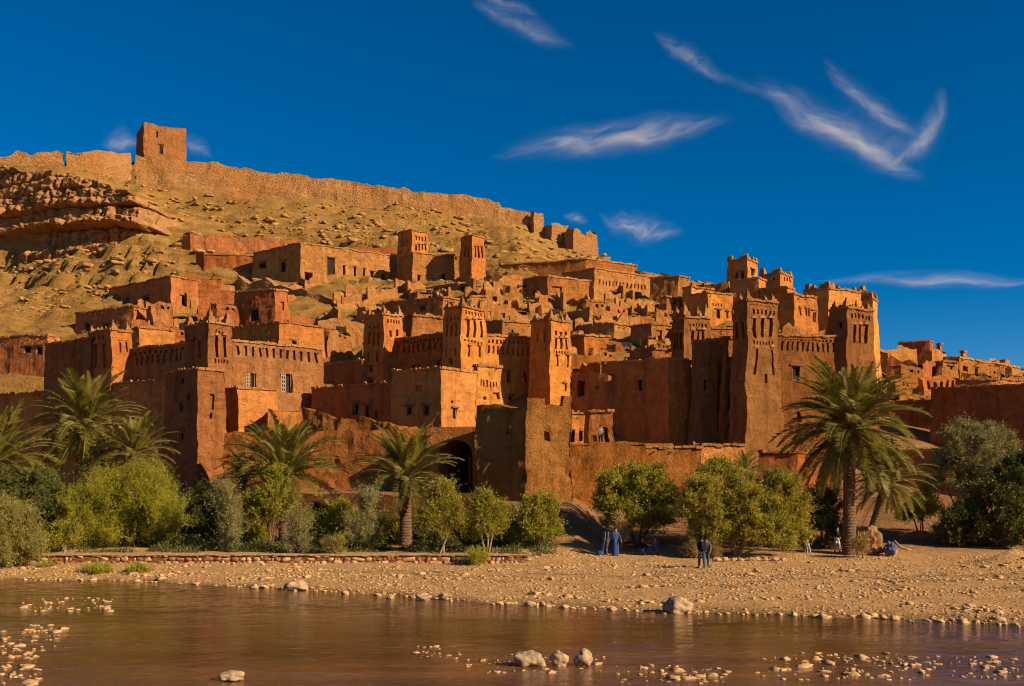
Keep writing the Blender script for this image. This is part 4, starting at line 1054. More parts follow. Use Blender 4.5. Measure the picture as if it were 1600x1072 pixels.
block('house', 'house with slit windows above the right frieze', 1206, 1241, 1276, 459, 515, 112, 33, thL=50, mat='mud', op=slits('R', [1251, 1260, 1264], 482, 493, 2.6) + [('R', 1270, 486, 1275, 502, 'd')], lumps=.2)
block('ruined_house', 'tall crenellated ruin on the right skyline', 1257, 1295, 1354, 450, 520, 117, 34, thL=52, mat='mud_gold', mer='block', ruin=.0, lumps=.6)
block('tower', 'leaning outer tower at the right end of the skyline', 1346, 1362, 1370, 465, 560, 113, 58, thL=50, mat='mud_gold', batter=.05, mer='block', cat='tower')
block('ruined_house', 'broken rampart between the right frieze and the tall ruin', 1214, 1224, 1300, 502, 540, 104, 12, mat='mud_ochre', ruin=2.0, cop=False)

# ---- right fortress
TR_ = dict(cat='tower', mer='yes', batter=.03)
block('tower', 'left tower of the right fortress with red slit panel', 1050, 1069, 1110, 493, 710, 98, 27, thL=33, mat='mud_dull', cat='tower', mer='big', batter=.03,
      op=slits('R', [1082, 1092, 1100], 516, 535, 3.6) + slits('L', [1055, 1060, 1065], 520, 548, 2.4) + niches('R', 1076, 1106, 503, 505, 5, 6, .5))
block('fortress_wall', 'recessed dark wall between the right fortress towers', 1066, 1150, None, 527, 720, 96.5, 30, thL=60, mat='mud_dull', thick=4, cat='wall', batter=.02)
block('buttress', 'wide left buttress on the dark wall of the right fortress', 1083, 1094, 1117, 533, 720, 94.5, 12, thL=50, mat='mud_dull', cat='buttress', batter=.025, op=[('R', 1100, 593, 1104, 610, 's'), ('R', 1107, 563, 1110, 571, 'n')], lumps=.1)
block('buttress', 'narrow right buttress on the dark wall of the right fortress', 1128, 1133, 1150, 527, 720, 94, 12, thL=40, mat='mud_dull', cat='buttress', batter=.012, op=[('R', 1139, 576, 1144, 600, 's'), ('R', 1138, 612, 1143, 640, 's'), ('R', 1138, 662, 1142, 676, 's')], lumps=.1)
block('tower', 'main tower of the right fortress with three arched slits and two long slits', 1148, 1167, 1215, 469, 745, 90, 20, thL=30, mat='mud_dull', **TR_, ndeep=.3,
      op=slits('R', [1178, 1191, 1205], 498, 527, 4.6) + slits('R', [1181, 1207.5], 544, 586, 3.2) + slits('L', [1152, 1161], 503, 529, 3) + [('R', 1194, 586, 1198, 599, 'n')] + niches('R', 1173, 1211, 531, 534, 5, 7, .5) + niches('R', 1173, 1211, 483, 486, 8, 6, .45) + niches('R', 1170, 1213, 474, 477, 4, 9, .5))
block('fortress_wall', 'frieze wall of the right fortress with three pale framed windows', None, 1214, 1330, 522, 745, 91.3, 14, mat='mud_dull', thick=6, cat='wall', batter=.02, lumps=.5,
      op=niches('R', 1220, 1314, 532, 537, 15, 12, .4) + niches('R', 1220, 1314, 526, 531, 4, 16, .5) + [('R', 1238, 572, 1251, 594, 'f'), ('R', 1283, 574, 1297, 595, 'f'), ('R', 1245, 642, 1252, 658, 'f')])
block('tower', 'right tower of the right fortress behind the great palm', 1296, 1323, 1364, 481, 720, 92.2, 27, thL=42, mat='mud_dull', **TR_,
      op=slits('R', [1335, 1344, 1354.5], 508, 537, 4.2) + [('L', 1309, 502, 1316, 514, 'w')] + niches('R', 1328, 1361, 491, 493, 7, 6, .5))

# ---- outer walls in front
block('house', 'big blank dark wall left of the right fortress', 940, 1044, None, 560, 720, 95, 30, thL=58, mat='mud', thick=5, batter=.05, op=[('L', 997, 594, 1003, 612, 's')], lumps=.15)
block('house', 'shaded house with a dark doorway behind the right central tower', 893, 950, None, 574, 700, 97.5, 30, thL=60, mat='mud_red', thick=5, op=[('L', 901, 592, 912, 616, 'o'), ('L', 928, 597, 934, 602, 'n')], cop=False, ruin=.8)
block('house', 'small sunlit wall with two openings behind the bastion', None, 889, 919, 645, 715, 87, 12, mat='mud_gold', thick=3, op=[('R', 892, 671, 899, 690, 'w'), ('R', 905, 672, 910.5, 690, 'w')], lumps=.6)
block('house', 'small plain gatehouse right of the two openings', 914, 921, 957, 643, 715, 84, -8, thL=20, mat='mud', op=[('R', 944, 668, 951, 691, 'd'), ('R', 926, 680, 932, 690, 'n')], lumps=.4)
block('bastion', 'big rough corner bastion of the outer wall with a blocked window', 748, 820, 891, 627, 800, 72.5, 9, thL=60, mat='mud_rough', cat='bastion', batter=.02, cop=False, ruin=.55, wob=1.6, cell=.5,
      op=[('R', 848, 667, 858.5, 686, 'n'), ('L', 794, 667, 799, 673, 'n')])
block('outer_wall', 'rough sunlit outer wall right of the corner bastion', None, 888, 1010, 690, 800, 76, 7, mat='mud_rough', thick=2, cat='wall', cop=False, ruin=.2, wob=1.6)
block('outer_wall', 'outer wall stretch with a straight pale coping', None, 1009, 1097, 697, 800, 78, 7, mat='mud_rough', thick=2, cat='wall', lumps=.0)
block('outer_wall', 'short outer wall step before the main right tower', None, 1095, 1163, 694, 800, 78.5, 8, mat='mud', thick=2.5, cat='wall', lumps=.1)
block('outer_wall', 'low sloping wall at the foot of the main right tower', None, 1160, 1300, 735, 800, 81, 5, mat='mud_red', thick=2, cat='wall', cop=False, ruin=.4)
block('outer_wall', 'shaded block at the foot of the frieze wall behind the great palm', 1185, 1245, 1275, 705, 790, 84, 25, thL=75, mat='mud_red', cat='wall')
block('outer_wall', 'long plain outer wall left of the arched gate', None, 350, 690, 674, 790, 84, -15, mat='mud', thick=2.5, cat='wall', cop=False, ruin=.25, batter=.015)
wall_strip('retaining_wall', 'dark red retaining wall behind the garden shrubs', [(352, 771, 850, 78.6), (520, 772, 852, 75.6), (660, 773, 852, 73.0), (748, 772, 852, 71.3)], mat='mud_brown', rag=.12, thick=1.0, sink=1.5, wobk=.8)
block('outer_wall', 'shaded outer wall at the far left behind the palms', -90, 266, None, 592, 770, 93.5, 40, thL=55, mat='mud', thick=3, cat='wall', lumps=.6)
block('outer_wall', 'tall dark outer wall at the far right', 1455, 1870, None, 587.6, 730, 87, 30, thL=60, mat='mud_red', thick=3, cat='wall', lumps=.1)
block('outer_wall', 'lower dark wall joining the right fortress to the far right wall', 1352, 1476, None, 626, 740, 100, 30, thL=62, mat='mud_red', thick=3, cat='wall', lumps=.1)
block('outer_wall', 'low front wall at the far right behind the trees', 1370, 1863, None, 697, 780, 80.2, 30, thL=62, mat='mud_red', thick=2, cat='wall', lumps=.1)

# arched gate block
def gate():
    D = 77.0
    zt = zz(667, D); zb = zz(790, D) - 2; zf = zz(769, D)
    x0, x1 = P(664, 0, D).x, P(752, 0, D).x; a0, a1 = P(684, 0, D).x, P(740, 0, D).x
    zs = zz(715, D); rad = (a1 - a0) / 2; cx = (a0 + a1) / 2; rz_ = zz(687, D) - zs
    root = empty('gate_house', ((x0 + x1) / 2, D, zb), 'gate block with a tall dark arched passage in the outer wall', 'gate')
    mb = MB(); n = 20; deep = 7.0
    arch = [Vector((cx - rad * math.cos(math.pi * k / n), D, zs + rz_ * math.sin(math.pi * k / n) ** 0.9)) for k in range(n + 1)]
    V = lambda x, z, y=D: Vector((x, y, z))
    mb.quad(V(x0, zb), V(a0, zb), V(a0, zs), V(x0, zs)); mb.quad(V(x0, zs), V(a0, zs), V(a0, zt), V(x0, zt))
    mb.quad(V(a1, zb), V(x1, zb), V(x1, zs), V(a1, zs)); mb.quad(V(a1, zs), V(x1, zs), V(x1, zt), V(a1, zt))
    mb.quad(V(a0, zb), V(a1, zb), V(a1, zf), V(a0, zf))
    for k in range(n): mb.quad(arch[k], arch[k + 1], V(arch[k + 1].x, zt), V(arch[k].x, zt))
    back = Vector((0, deep, 0)); prof = [V(a0, zf)] + arch + [V(a1, zf)]
    for k in range(len(prof) - 1): mb.quad(prof[k], prof[k] + back, prof[k + 1] + back, prof[k + 1])
    mb.quad(prof[0], prof[-1], prof[-1] + back, prof[0] + back)
    mb.add([p + back for p in prof], [tuple(range(len(prof)))])
    mb.quad(V(x0, zt), V(x1, zt), V(x1, zt, D + 8), V(x0, zt, D + 8)); mb.quad(V(x0, zb, D + 8), V(x0, zb), V(x0, zt), V(x0, zt, D + 8))
    mb.quad(V(x1, zb), V(x1, zb, D + 8), V(x1, zt, D + 8), V(x1, zt)); mb.quad(V(x1, zb, D + 8), V(x0, zb, D + 8), V(x0, zt, D + 8), V(x1, zt, D + 8))
    mb.build('wall', M['mud'], root)
    root.rotation_euler = (0, 0, R(-16))
    # door leaf folded back against the right jamb
    dl = MB(); hgt = zz(712, D) - zf
    for k in range(4): dl.box(V(a1 - .35 + .02 * k, zf + hgt / 2, D + .5 + .42 * k), (.09, .40, hgt), None)
    dl.build('door_leaf', M['frame'], root)
gate()

# ---- far right village
block('ruined_house', 'dark mass of the first far village house right of the skyline tower', 1366, 1388, 1432, 536, 620, 125, 28, thL=55, mat='mud_ochre', ruin=1.4, cop=False)
block('house', 'flat dark far village house on the skyline', 1404, 1452, 1458, 533, 580, 140, 50, thL=66, mat='mud_red', lumps=.5)
block('ruined_house', 'shaded far village ruin above the palm crown', 1386, 1441, 1455, 553, 640, 118, 40, thL=66, mat='mud_red', ruin=1.6, cop=False)
block('house', 'sunlit far village house with a pillared front', 1436, 1443, 1496, 583, 640, 113, 22, mat='mud', op=niches('R', 1447, 1492, 586, 590, 17, 5, .5, 'n') + [('R', 1458, 590, 1464, 599, 'o')], ruin=.9, cop=False)
block('ruined_house', 'small far village hut left of the long far house', 1446, 1456, 1478, 544, 600, 132, 30, mat='mud', ruin=1.0, cop=False)
block('house', 'dark sided far village house before the long far house', 1474, 1494, 1500, 552, 610, 128, 50, thL=64, mat='mud_red', ruin=.5, cop=False)
block('house', 'long sunlit far village house stepping down the skyline', 1494, 1499, 1592, 558, 620, 124, 40, mat='mud_rough', op=[('R', 1506, 572, 1512, 580, 'o'), ('R', 1524, 574, 1529, 588, 's'), ('R', 1548, 578, 1553, 588, 's')], lumps=.7)
block('ruined_house', 'broken lit walls between the dark and pillared far houses', 1440, 1447, 1470, 560, 600, 122, 25, mat='mud_rough', ruin=2.0, cop=False)
block('tower', 'thin far village chimney tower on the skyline', 1466, 1468.5, 1472, 538, 560, 134, 35, mat='mud', cat='tower', batter=.0, sink=2)
block('tower', 'little square far village turret on the skyline', 1503, 1506, 1511, 549, 575, 130, 35, mat='mud', cat='tower', batter=.01, sink=2)
block('house', 'round shouldered far village turret near the right edge', 1546, 1556, 1567, 558, 590, 140, 30, mat='mud_gold', sink=3, ruin=.5, cop=False)
block('house', 'last far village turret on the skyline near the right edge', 1565, 1570, 1578, 560, 590, 140, 30, mat='mud_gold', sink=3, cop=False)
block('house', 'low dark wall house in front of the long far house', 1493, 1556, 1610, 591, 640, 108, 22, thL=75, mat='mud_red', lumps=.5)

# ---- more ruins filling the terraces
for (xl, xc, xr, yt, yb, D, th, thL, mat, ru, lab) in [
 (838, 846, 884, 478, 510, 127, 22, 60, 'mud_ochre', 1.4, 'low ruin left of the curved wall house'),
 (866, 884, 912, 496, 530, 118, 28, 58, 'mud_ochre', 1.2, 'broken hut behind the right central tower crest'),
 (948, 962, 992, 530, 560, 110, 25, 58, 'mud_rough', 1.4, 'heaped mud ruin in front of the broken arch'),
 (1010, 1024, 1056, 480, 515, 126, 25, 60, 'mud_ochre', .9, 'low ruin on the bare slope right of the timber shelter'),
 (1046, 1058, 1092, 500, 530, 118, 20, 60, 'mud_red', .8, 'low wall ruin behind the left tower of the right fortress'),
 (1000, 1012, 1046, 527, 556, 109, 18, 60, 'mud_rough', 1.1, 'rough low ruin before the house with the pale door niche'),
 (560, 572, 612, 470, 500, 126, 20, 60, 'mud_ochre', 1.2, 'small ruin on the slope behind the left central tower'),
 (500, 512, 548, 505, 540, 114, 25, 60, 'mud_ochre', 1.3, 'broken wall above the dark hollow'),
 (770, 780, 822, 515, 545, 104, 22, 60, 'mud_ochre', .8, 'low ruin peeping over the sunlit frieze wall'),
 (800, 812, 845, 468, 498, 128, 22, 60, 'mud_ochre', 1.3, 'ruin block beside the shaded shrubless gap under the wide terrace house'),
 (330, 342, 372, 470, 505, 122, 25, 60, 'mud_red', 1.3, 'broken red hut left of the framed window house'),
 (256, 268, 300, 500, 530, 116, 22, 60, 'mud_red', 1.4, 'low red ruin behind the tall left fortress tower'),
 (1150, 1160, 1186, 462, 500, 120, 25, 60, 'mud_ochre', .8, 'block behind the main right tower crest'),
 (1384, 1396, 1424, 590, 640, 110, 22, 60, 'mud_rough', 1.6, 'crumbled far village wall behind the palm crown'),
 (1420, 1430, 1450, 608, 640, 106, 22, 60, 'mud_rough', 1.4, 'lowest crumbled far village wall by the dark outer wall'),
 (1504, 1516, 1548, 578, 610, 116, 22, 60, 'mud_rough', 1.2, 'broken far village wall under the long far house'),
 (902, 916, 948, 470, 500, 130, 24, 58, 'mud_ochre', .0, 'small whole hut under the wide terrace house'),
 (944, 952, 980, 476, 500, 128, 24, 58, 'mud_red', .9, 'small broken hut under the tall terrace house'),
 (874, 880, 904, 512, 540, 113, 24, 58, 'mud_ochre', .7, 'narrow ruin touching the right central tower'),
 (920, 928, 962, 540, 566, 107, 20, 58, 'mud_ochre', .8, 'flat ruin left of the heaped mud ruin'),
 (1020, 1032, 1062, 535, 566, 105, 20, 58, 'mud_ochre', 1.0, 'flat ruin above the long low parapet'),
 (1030, 1040, 1070, 463, 495, 132, 26, 58, 'mud_ochre', .0, 'small whole house above the low slope ruin'),
 (836, 842, 872, 455, 485, 133, 24, 58, 'mud_red', 1.0, 'ruin in the shadow left of the wide terrace house corner'),
 (786, 796, 830, 440, 468, 138, 24, 58, 'mud_ochre', .9, 'ruin right of the pergola front'),
 (726, 736, 762, 462, 492, 124, 24, 58, 'mud_ochre', .0, 'small whole house behind the middle central tower crest'),
 (588, 600, 634, 505, 530, 106, 22, 58, 'mud_ochre', 1.0, 'ruin between the left central tower and the stained house'),
 (640, 652, 690, 448, 474, 134, 22, 58, 'mud_ochre', .9, 'ruin below the beam hole wall'),
 (452, 462, 498, 516, 545, 112, 22, 58, 'mud', .8, 'ruin right of the plain flat house'),
 (1400, 1410, 1440, 566, 610, 116, 24, 58, 'mud_rough', .9, 'eroded far village house over the palm crown'),
 (1462, 1472, 1496, 566, 600, 121, 24, 58, 'mud_ochre', .0, 'small whole far village house below the dark sided one'),
 (1516, 1526, 1560, 566, 595, 128, 24, 58, 'mud_ochre', .8, 'ruin behind the long far house roof'),
 (1572, 1582, 1620, 572, 600, 130, 24, 58, 'mud_ochre', .8, 'ruin cut off by the right edge on the far skyline'),
 (1376, 1384, 1406, 612, 640, 107, 24, 58, 'mud_red', .9, 'low red ruin left of the crumbled far village wall'),
 (228, 238, 268, 470, 500, 124, 24, 58, 'mud_red', 1.2, 'ruin at the foot of the square red house'),
 (318, 328, 360, 490, 520, 115, 24, 58, 'mud', 1.0, 'ruin behind the frieze and tall tower of the left fortress'),
 (1556, 1566, 1600, 582, 615, 114, 22, 60, 'mud_rough', 1.0, 'broken far village wall near the right edge')]:
    wy = yt + 6 + 4 * (int(xc) % 2); wx = xc + (xr - xc) * .45
    block('ruined_house' if ru > 0 else 'house', lab, xl, xc, xr, yt, yb, D, th, thL, mat, ruin=ru, cop=ru <= 0, wob=1.5, cell=.5, op=[('R', wx, wy, wx + 4.5, wy + 6.5, 'w')] + ([('R', wx + 9, wy + 1, wx + 12, wy + 6, 'w')] if xr - xc > 26 else []))

# crumbled wall stubs and rubble between the houses
def stubs():
    rg = random.Random(77); mb = MB(); n = 0
    while n < 120:
        px = rg.uniform(240, 1080); D = rg.uniform(103, 146); x = (px - 800) / FPX * D; z = gz(x, D)
        py = HOR - (z - CAM_Z) / D * FPX
        if py < 440 or py > 600: continue
        if px < 560 and py > 540: continue
        th = R(rg.choice((25, 30, 35, 115, 120)) + rg.uniform(-8, 8)); u = Vector((math.cos(th), math.sin(th), 0)); w = Vector((-u.y, u.x, 0))
        L = rg.uniform(2.5, 7.5); k = max(3, int(L / .35)); h0 = rg.uniform(.5, 1.6); c = Vector((x, D, z)); prev = None; sd = rg.uniform(0, 99)
        for i in range(k + 1):
            q = c + u * (L * (i / k - .5)); h = h0 * (0.65 + 0.7 * mnoise.noise(Vector((i * .35, sd, 0)))) + .1
            a = [wobble(q - w * .22 + Vector((0, 0, -1.2)), 1), wobble(q + w * .22 + Vector((0, 0, -1.2)), 1), wobble(q + w * .17 + Vector((0, 0, h)), 1), wobble(q - w * .17 + Vector((0, 0, h)), 1)]
            if prev:
                for e in range(4): mb.quad(prev[e], a[e], a[(e + 1) % 4], prev[(e + 1) % 4])
            if i in (0, k): mb.quad(*(a if i == 0 else a[::-1]))
            prev = a
        n += 1
    o = mb.build('wall_stubs', M['mud_ochre']); tag(o, 'crumbled mud wall stubs scattered between the terraced houses', 'rubble', kind='stuff')
stubs()

# two raised ends of the broken parapet on the corner bastion
_r, _fl, _fr = BLOCKS['big rough corner bastion of the outer wall with a blocked window']
for (xa, xb, yt_) in ((822, 851, 619), (876, 890, 621)):
    sa, sb = _fr.st(xa, 632)[0], _fr.st(xb, 632)[0]; a, b = _fr.at(max(.01, sa), 1), _fr.at(min(.985, sb), 1); h = zz(yt_, 72.8) - a.z
    u = (b - a).normalized(); mb = MB(); n = max(2, int((b - a).length / .3)); nn = _fr.n.copy(); nn.z = 0; nn.normalize()
    base = Face(a - Vector((0, 0, .7)), b - Vector((0, 0, .7)), b + Vector((0, 0, h)), a + Vector((0, 0, h)))
    bk = -nn * .55
    emit_face(mb, base, [], .3, .12, xa, 1.4); emit_face(mb, Face(base.br + bk, base.bl + bk, base.tl + bk, base.tr + bk), [], .3, .12, xa, 1.4)
    emit_face(mb, Face(base.br, base.br + bk, base.tr + bk, base.tr), [], .3, .1, xa, 1.4); emit_face(mb, Face(base.bl + bk, base.bl, base.tl, base.tl + bk), [], .3, .1, xa, 1.4)
    emit_face(mb, Face(base.tl - Vector((0, 0, .08)), base.tr - Vector((0, 0, .08)), base.tr + bk - Vector((0, 0, .08)), base.tl + bk - Vector((0, 0, .08))), [], .3, 0, xa, 1.4)
    mb.build('parapet', M['mud_rough'], _r)

# raised floor of the terrace behind the sunlit outer wall
tf_ = MB(); _z = zz(696, 82.0) - .01
for _x0, _x1, _y0, _y1 in ((889, 1046, 78.2, 92.0),):
    _a, _b = (_x0 - 800) / FPX * 80, (_x1 - 800) / FPX * 80
    tf_.box(((_a + _b) / 2, (_y0 + _y1) / 2, _z - 2.5), (_b - _a, _y1 - _y0, 5.0))
tag(tf_.build('terrace_floor', M['mud_ochre']), kind='structure')

# ------------------------------------------------------------------ palms
def frond_mesh(L, e0, droop, mat, seed, twist=0.0, dens=74):
    """one feather leaf starting at the origin towards +x; e0: rise at the base, droop: bend over its length (degrees)"""
    rg = np.random.default_rng(seed)
    ns = 26; pts = [np.zeros(3)]; e = e0
    for i in range(ns):
        e = e0 - droop * 0.62 * ((i + 1) / ns) ** 1.7
        pts.append(pts[-1] + np.array([math.cos(R(e)), math.sin(R(twist * i / ns)) * 0.12, math.sin(R(e))]) * (L / ns))
    pts = np.array(pts); V = []; F = []; MI = []
    # rachis: a three sided tapering rod
    for i, p in enumerate(pts):
        r = 0.035 * L / 3.5 * (1 - 0.85 * i / ns) + 0.006
        for k in range(3):
            a = 2 * math.pi * k / 3 + math.pi / 2
            V.append(p + np.array([0, math.cos(a) * r, math.sin(a) * r]))
    for i in range(ns):
        for k in range(3):
            F.append((i * 3 + k, i * 3 + (k + 1) % 3, i * 3 + 3 + (k + 1) % 3, i * 3 + 3 + k)); MI.append(1)
    for j in range(dens):
        t = 0.14 + 0.86 * (j + .5) / dens
        x = t * ns; i = min(int(x), ns - 1); f = x - i
        p = pts[i] * (1 - f) + pts[i + 1] * f; d = pts[i + 1] - pts[i]; d /= np.linalg.norm(d)
        up = np.array([-d[2], 0, d[0]])
        ll = L * 0.155 * (math.sin(math.pi * min(1, 0.18 + 0.80 * t)) ** 0.7 + 0.12) * rg.uniform(.8, 1.15)
        for s in (-1, 1):
            out = d * rg.uniform(.45, .75) + np.array([0, s, 0]) * rg.uniform(.6, .85) + up * rg.uniform(.1, .5)
            out /= np.linalg.norm(out)
            tip = p + out * ll; tip[2] -= 0.16 * ll * rg.uniform(.3, 1.8)
            w = 0.031 * (0.7 + 0.5 * L / 3.5)
            wd = np.cross(out, up); wd /= np.linalg.norm(wd) + 1e-9; wd = (wd * .6 + d * .8); wd /= np.linalg.norm(wd)
            m = (p * .55 + tip * .45)
            b = len(V); V += [p, m - wd * w, tip, m + wd * w]; F.append((b, b + 1, b + 2, b + 3)); MI.append(0)
    me = bpy.data.meshes.new('frond'); me.from_pydata([tuple(v) for v in V], [], F)
    me.materials.append(mat); me.materials.append(M['frond_stem']); me.polygons.foreach_set('material_index', MI); me.update()
    return me
M['frond_stem'] = plain('frond_stem', (0.22, 0.17, 0.05), 0.7)
FR = {}
for k, (e0, dr) in enumerate([(84, 40), (74, 62), (64, 80), (52, 95), (40, 100), (26, 100), (10, 90), (-8, 70), (-30, 50), (-55, 28)]):
    FR[k] = [frond_mesh(3.6, e0 + q * 4, dr + q * 9, M['palm'], 100 + k * 3 + i, q * 25) for i, q in enumerate((-1, 0.2, 1))]
FRD = [frond_mesh(3.0, -50, 32, M['palm_dry'], 300, 0, 34), frond_mesh(2.8, -68, 16, M['palm_dry'], 301, 10, 34)]

def trunk_mesh(mb, base, top, r0, r1, rows=None, n=14):
    base, top = Vector(base), Vector(top); L = (top - base).length; rows = rows or max(6, int(L / 0.09))
    u = (top - base).normalized(); a = u.cross(Vector((0, 1, 0))).normalized(); b = u.cross(a)
    st = len(mb.v)
    for j in range(rows + 1):
        t = j / rows; r = r0 + (r1 - r0) * t
        if t < .08: r *= 1 + (.08 - t) * 3.0
        for k in range(n):
            ph = (k + (j // 2 % 2) * 0.5) / n * 2 * math.pi
            q = r * (1 + (0.13 if j % 2 else -0.02) * (0.6 + 0.8 * random.random()) * (1 if (k + j // 2) % 2 else .35))
            mb.v.append(base + (top - base) * t + (a * math.cos(ph) + b * math.sin(ph)) * q + u * random.uniform(-.02, .02))
    for j in range(rows):
        for k in range(n):
            mb.f.append((st + j * n + k, st + j * n + (k + 1) % n, st + (j + 1) * n + (k + 1) % n, st + (j + 1) * n + k)); mb.m.append(0)
    mb.f.append(tuple(st + rows * n + k for k in range(n))); mb.m.append(0)

def palm(label, px, py, D, rpx, nf=64, lo=0, hi=9, r=0.3, lean=0.0, dry=6, hang=0, seed=0, basex=None, weights=None):
    rg = random.Random(seed)
    top = P(px, py, D); bx = top.x - lean if basex is None else P(basex, 0, D).x
    zb = gz(bx, D) - 0.15
    root = empty('palm_tree', (bx, D, zb), label, 'palm')
    mb = MB(); trunk_mesh(mb, (bx, D, zb), top + Vector((0, 0, .1)), r * 1.1, r * .85)
    mb.build('trunk', M['bark'], root)
    Lr = rpx / FPX * D; s0 = Lr / 2.75
    bs = MB()       # cut leaf bases bristling under the crown
    for k in range(46):
        a = rg.uniform(0, 2 * math.pi); h = rg.uniform(-1.3, .1) * min(1.0, Lr / 3); d = Vector((math.cos(a), math.sin(a), .9)).normalized()
        p0 = top + Vector((math.cos(a) * r * .8, math.sin(a) * r * .8, h)); bs.tube([p0, p0 + d * rg.uniform(.18, .42)], [.075, .03], 4)
    bs.build('leaf_bases', M['bark'], root)
    nf = int(nf * 1.25)
    for i in range(nf):
        f = (i + .5) / nf
        k = min(9, max(0, int(lo + (hi - lo + 1) * f + rg.uniform(-.7, .7))))
        me = FR[k][rg.randrange(3)]
        o = bpy.data.objects.new('frond', me); o.parent = root
        yaw = i * 2.39996 + rg.uniform(-.25, .25)
        o.location = Vector((math.cos(yaw) * r * .6, math.sin(yaw) * r * .6, -0.35 * f)) + top - Vector((bx, D, zb))
        s = s0 * rg.uniform(.82, 1.1) * (0.8 if k == 0 else 1.0); o.scale = (s, s, s); o.rotation_euler = (rg.uniform(-.15, .15), rg.uniform(-.08, .08), yaw)
        col.objects.link(o)
    for i in range(dry):
        me = FRD[i % 2]; o = bpy.data.objects.new('dry_frond', me); o.parent = root; yaw = i * 2.1 + rg.uniform(-.4, .4)
        o.location = Vector((math.cos(yaw) * r * .7, math.sin(yaw) * r * .7, -.5)) + top - Vector((bx, D, zb)); s = s0 * rg.uniform(.7, 1.0); o.scale = (s, s, s)
        o.rotation_euler = (0, 0, yaw); col.objects.link(o)
    return root

palm('tall palm with a full round crown before the shaded left wall', 134, 662, 75, 74, 84, seed=1, r=.33, dry=8)
palm('smaller palm leaning out right of the tall left palm', 211, 706, 72, 54, 56, seed=2, r=.26, lean=.5)
palm('palm half cut off by the left edge of the picture', -8, 722, 69, 84, 80, seed=3, r=.3)
palm('upright palm fan before the outer wall left of the gate', 443, 738, 66, 80, 70, 0, 7, seed=4, r=.28, dry=4)
palm('palm with a leafy stout trunk just left of the arched gate', 634, 742, 65, 68, 66, 0, 7, seed=5, r=.36, dry=4)
palm('great palm with a hanging skirt before the right fortress', 1327, 664, 62.5, 86, 124, 0, 9.3, seed=6, r=.36, dry=14)
palm('low palm tucked against the trunk of the great palm', 1388, 748, 64, 56, 60, 1, 9, seed=7, r=.26, basex=1352, dry=5)
palm('little palm peeping over the big olive shrub', 1164, 735, 74, 30, 30, 0, 6, seed=8, r=.16, dry=0)
palm('small dark palm left of the upright palm fan', 381, 742, 70, 38, 40, 1, 8, seed=9, r=.18, dry=2)

# ------------------------------------------------------------------ shrubs and small trees
def leaf_cloud(lobes, nshoot, per, slen, leaf, up, seed, spread=.5):
    """lobes: centre xyz, radii xyz. returns verts, faces of leaf blades set along shoots"""
    rg = np.random.default_rng(seed)
    w = np.array([l[1][0] * l[1][2] for l in lobes]); tot = w.sum(); w = w / w.sum()
    # leaf clumps first, then shoots fanning out of each clump
    nc = max(14, int(tot * 34))
    li = rg.choice(len(lobes), nc, p=w)
    C = np.array([l[0] for l in lobes])[li]; Rr = np.array([l[1] for l in lobes])[li]
    d = rg.normal(size=(nc, 3)); d /= np.linalg.norm(d, axis=1)[:, None]
    d[:, 2] = np.where(d[:, 2] < -.6, -d[:, 2], d[:, 2])
    r = rg.uniform(.25, 1.0, nc) ** .45
    lump = 1 + .4 * fbm(d[:, 0] * 2.6 + seed, d[:, 1] * 2.6, d[:, 2] * 2.6, 3)
    cc = C + d * Rr * (r * lump)[:, None]
    pick = rg.integers(0, nc, nshoot); csz = rg.uniform(.12, .34, nc)
    e = rg.normal(size=(nshoot, 3)); e /= np.linalg.norm(e, axis=1)[:, None]
    base = cc[pick] + e * (csz[pick] * rg.uniform(.2, 1, nshoot))[:, None]
    sd = d[pick] * (1 - up) * .8 + e * .55 + np.array([0, 0, up]) + rg.normal(size=(nshoot, 3)) * spread * .35
    sd /= np.linalg.norm(sd, axis=1)[:, None]
    sl = slen * rg.lognormal(0, .5, nshoot)
    base = base - sd * (sl * .45)[:, None]
    t = np.tile((np.arange(per) + .5) / per, (nshoot, 1)) + rg.uniform(-.06, .06, (nshoot, per))
    p = base[:, None] + sd[:, None] * (sl[:, None] * t)[..., None]
    p = p.reshape(-1, 3) + rg.normal(size=(nshoot * per, 3)) * leaf[0] * .35
    ld = np.repeat(sd, per, 0) * .7 + rg.normal(size=(nshoot * per, 3)) * .65; ld /= np.linalg.norm(ld, axis=1)[:, None]
    wd = np.cross(ld, rg.normal(size=ld.shape)); wd /= np.linalg.norm(wd, axis=1)[:, None]
    L = leaf[0] * rg.uniform(.6, 1.3, len(p))[:, None]; W = leaf[1] * rg.uniform(.7, 1.3, len(p))[:, None]
    V = np.stack([p, p + ld * L * .5 - wd * W, p + ld * L, p + ld * L * .5 + wd * W], 1).reshape(-1, 3)
    F = np.arange(len(V)).reshape(-1, 4)
    return V, F

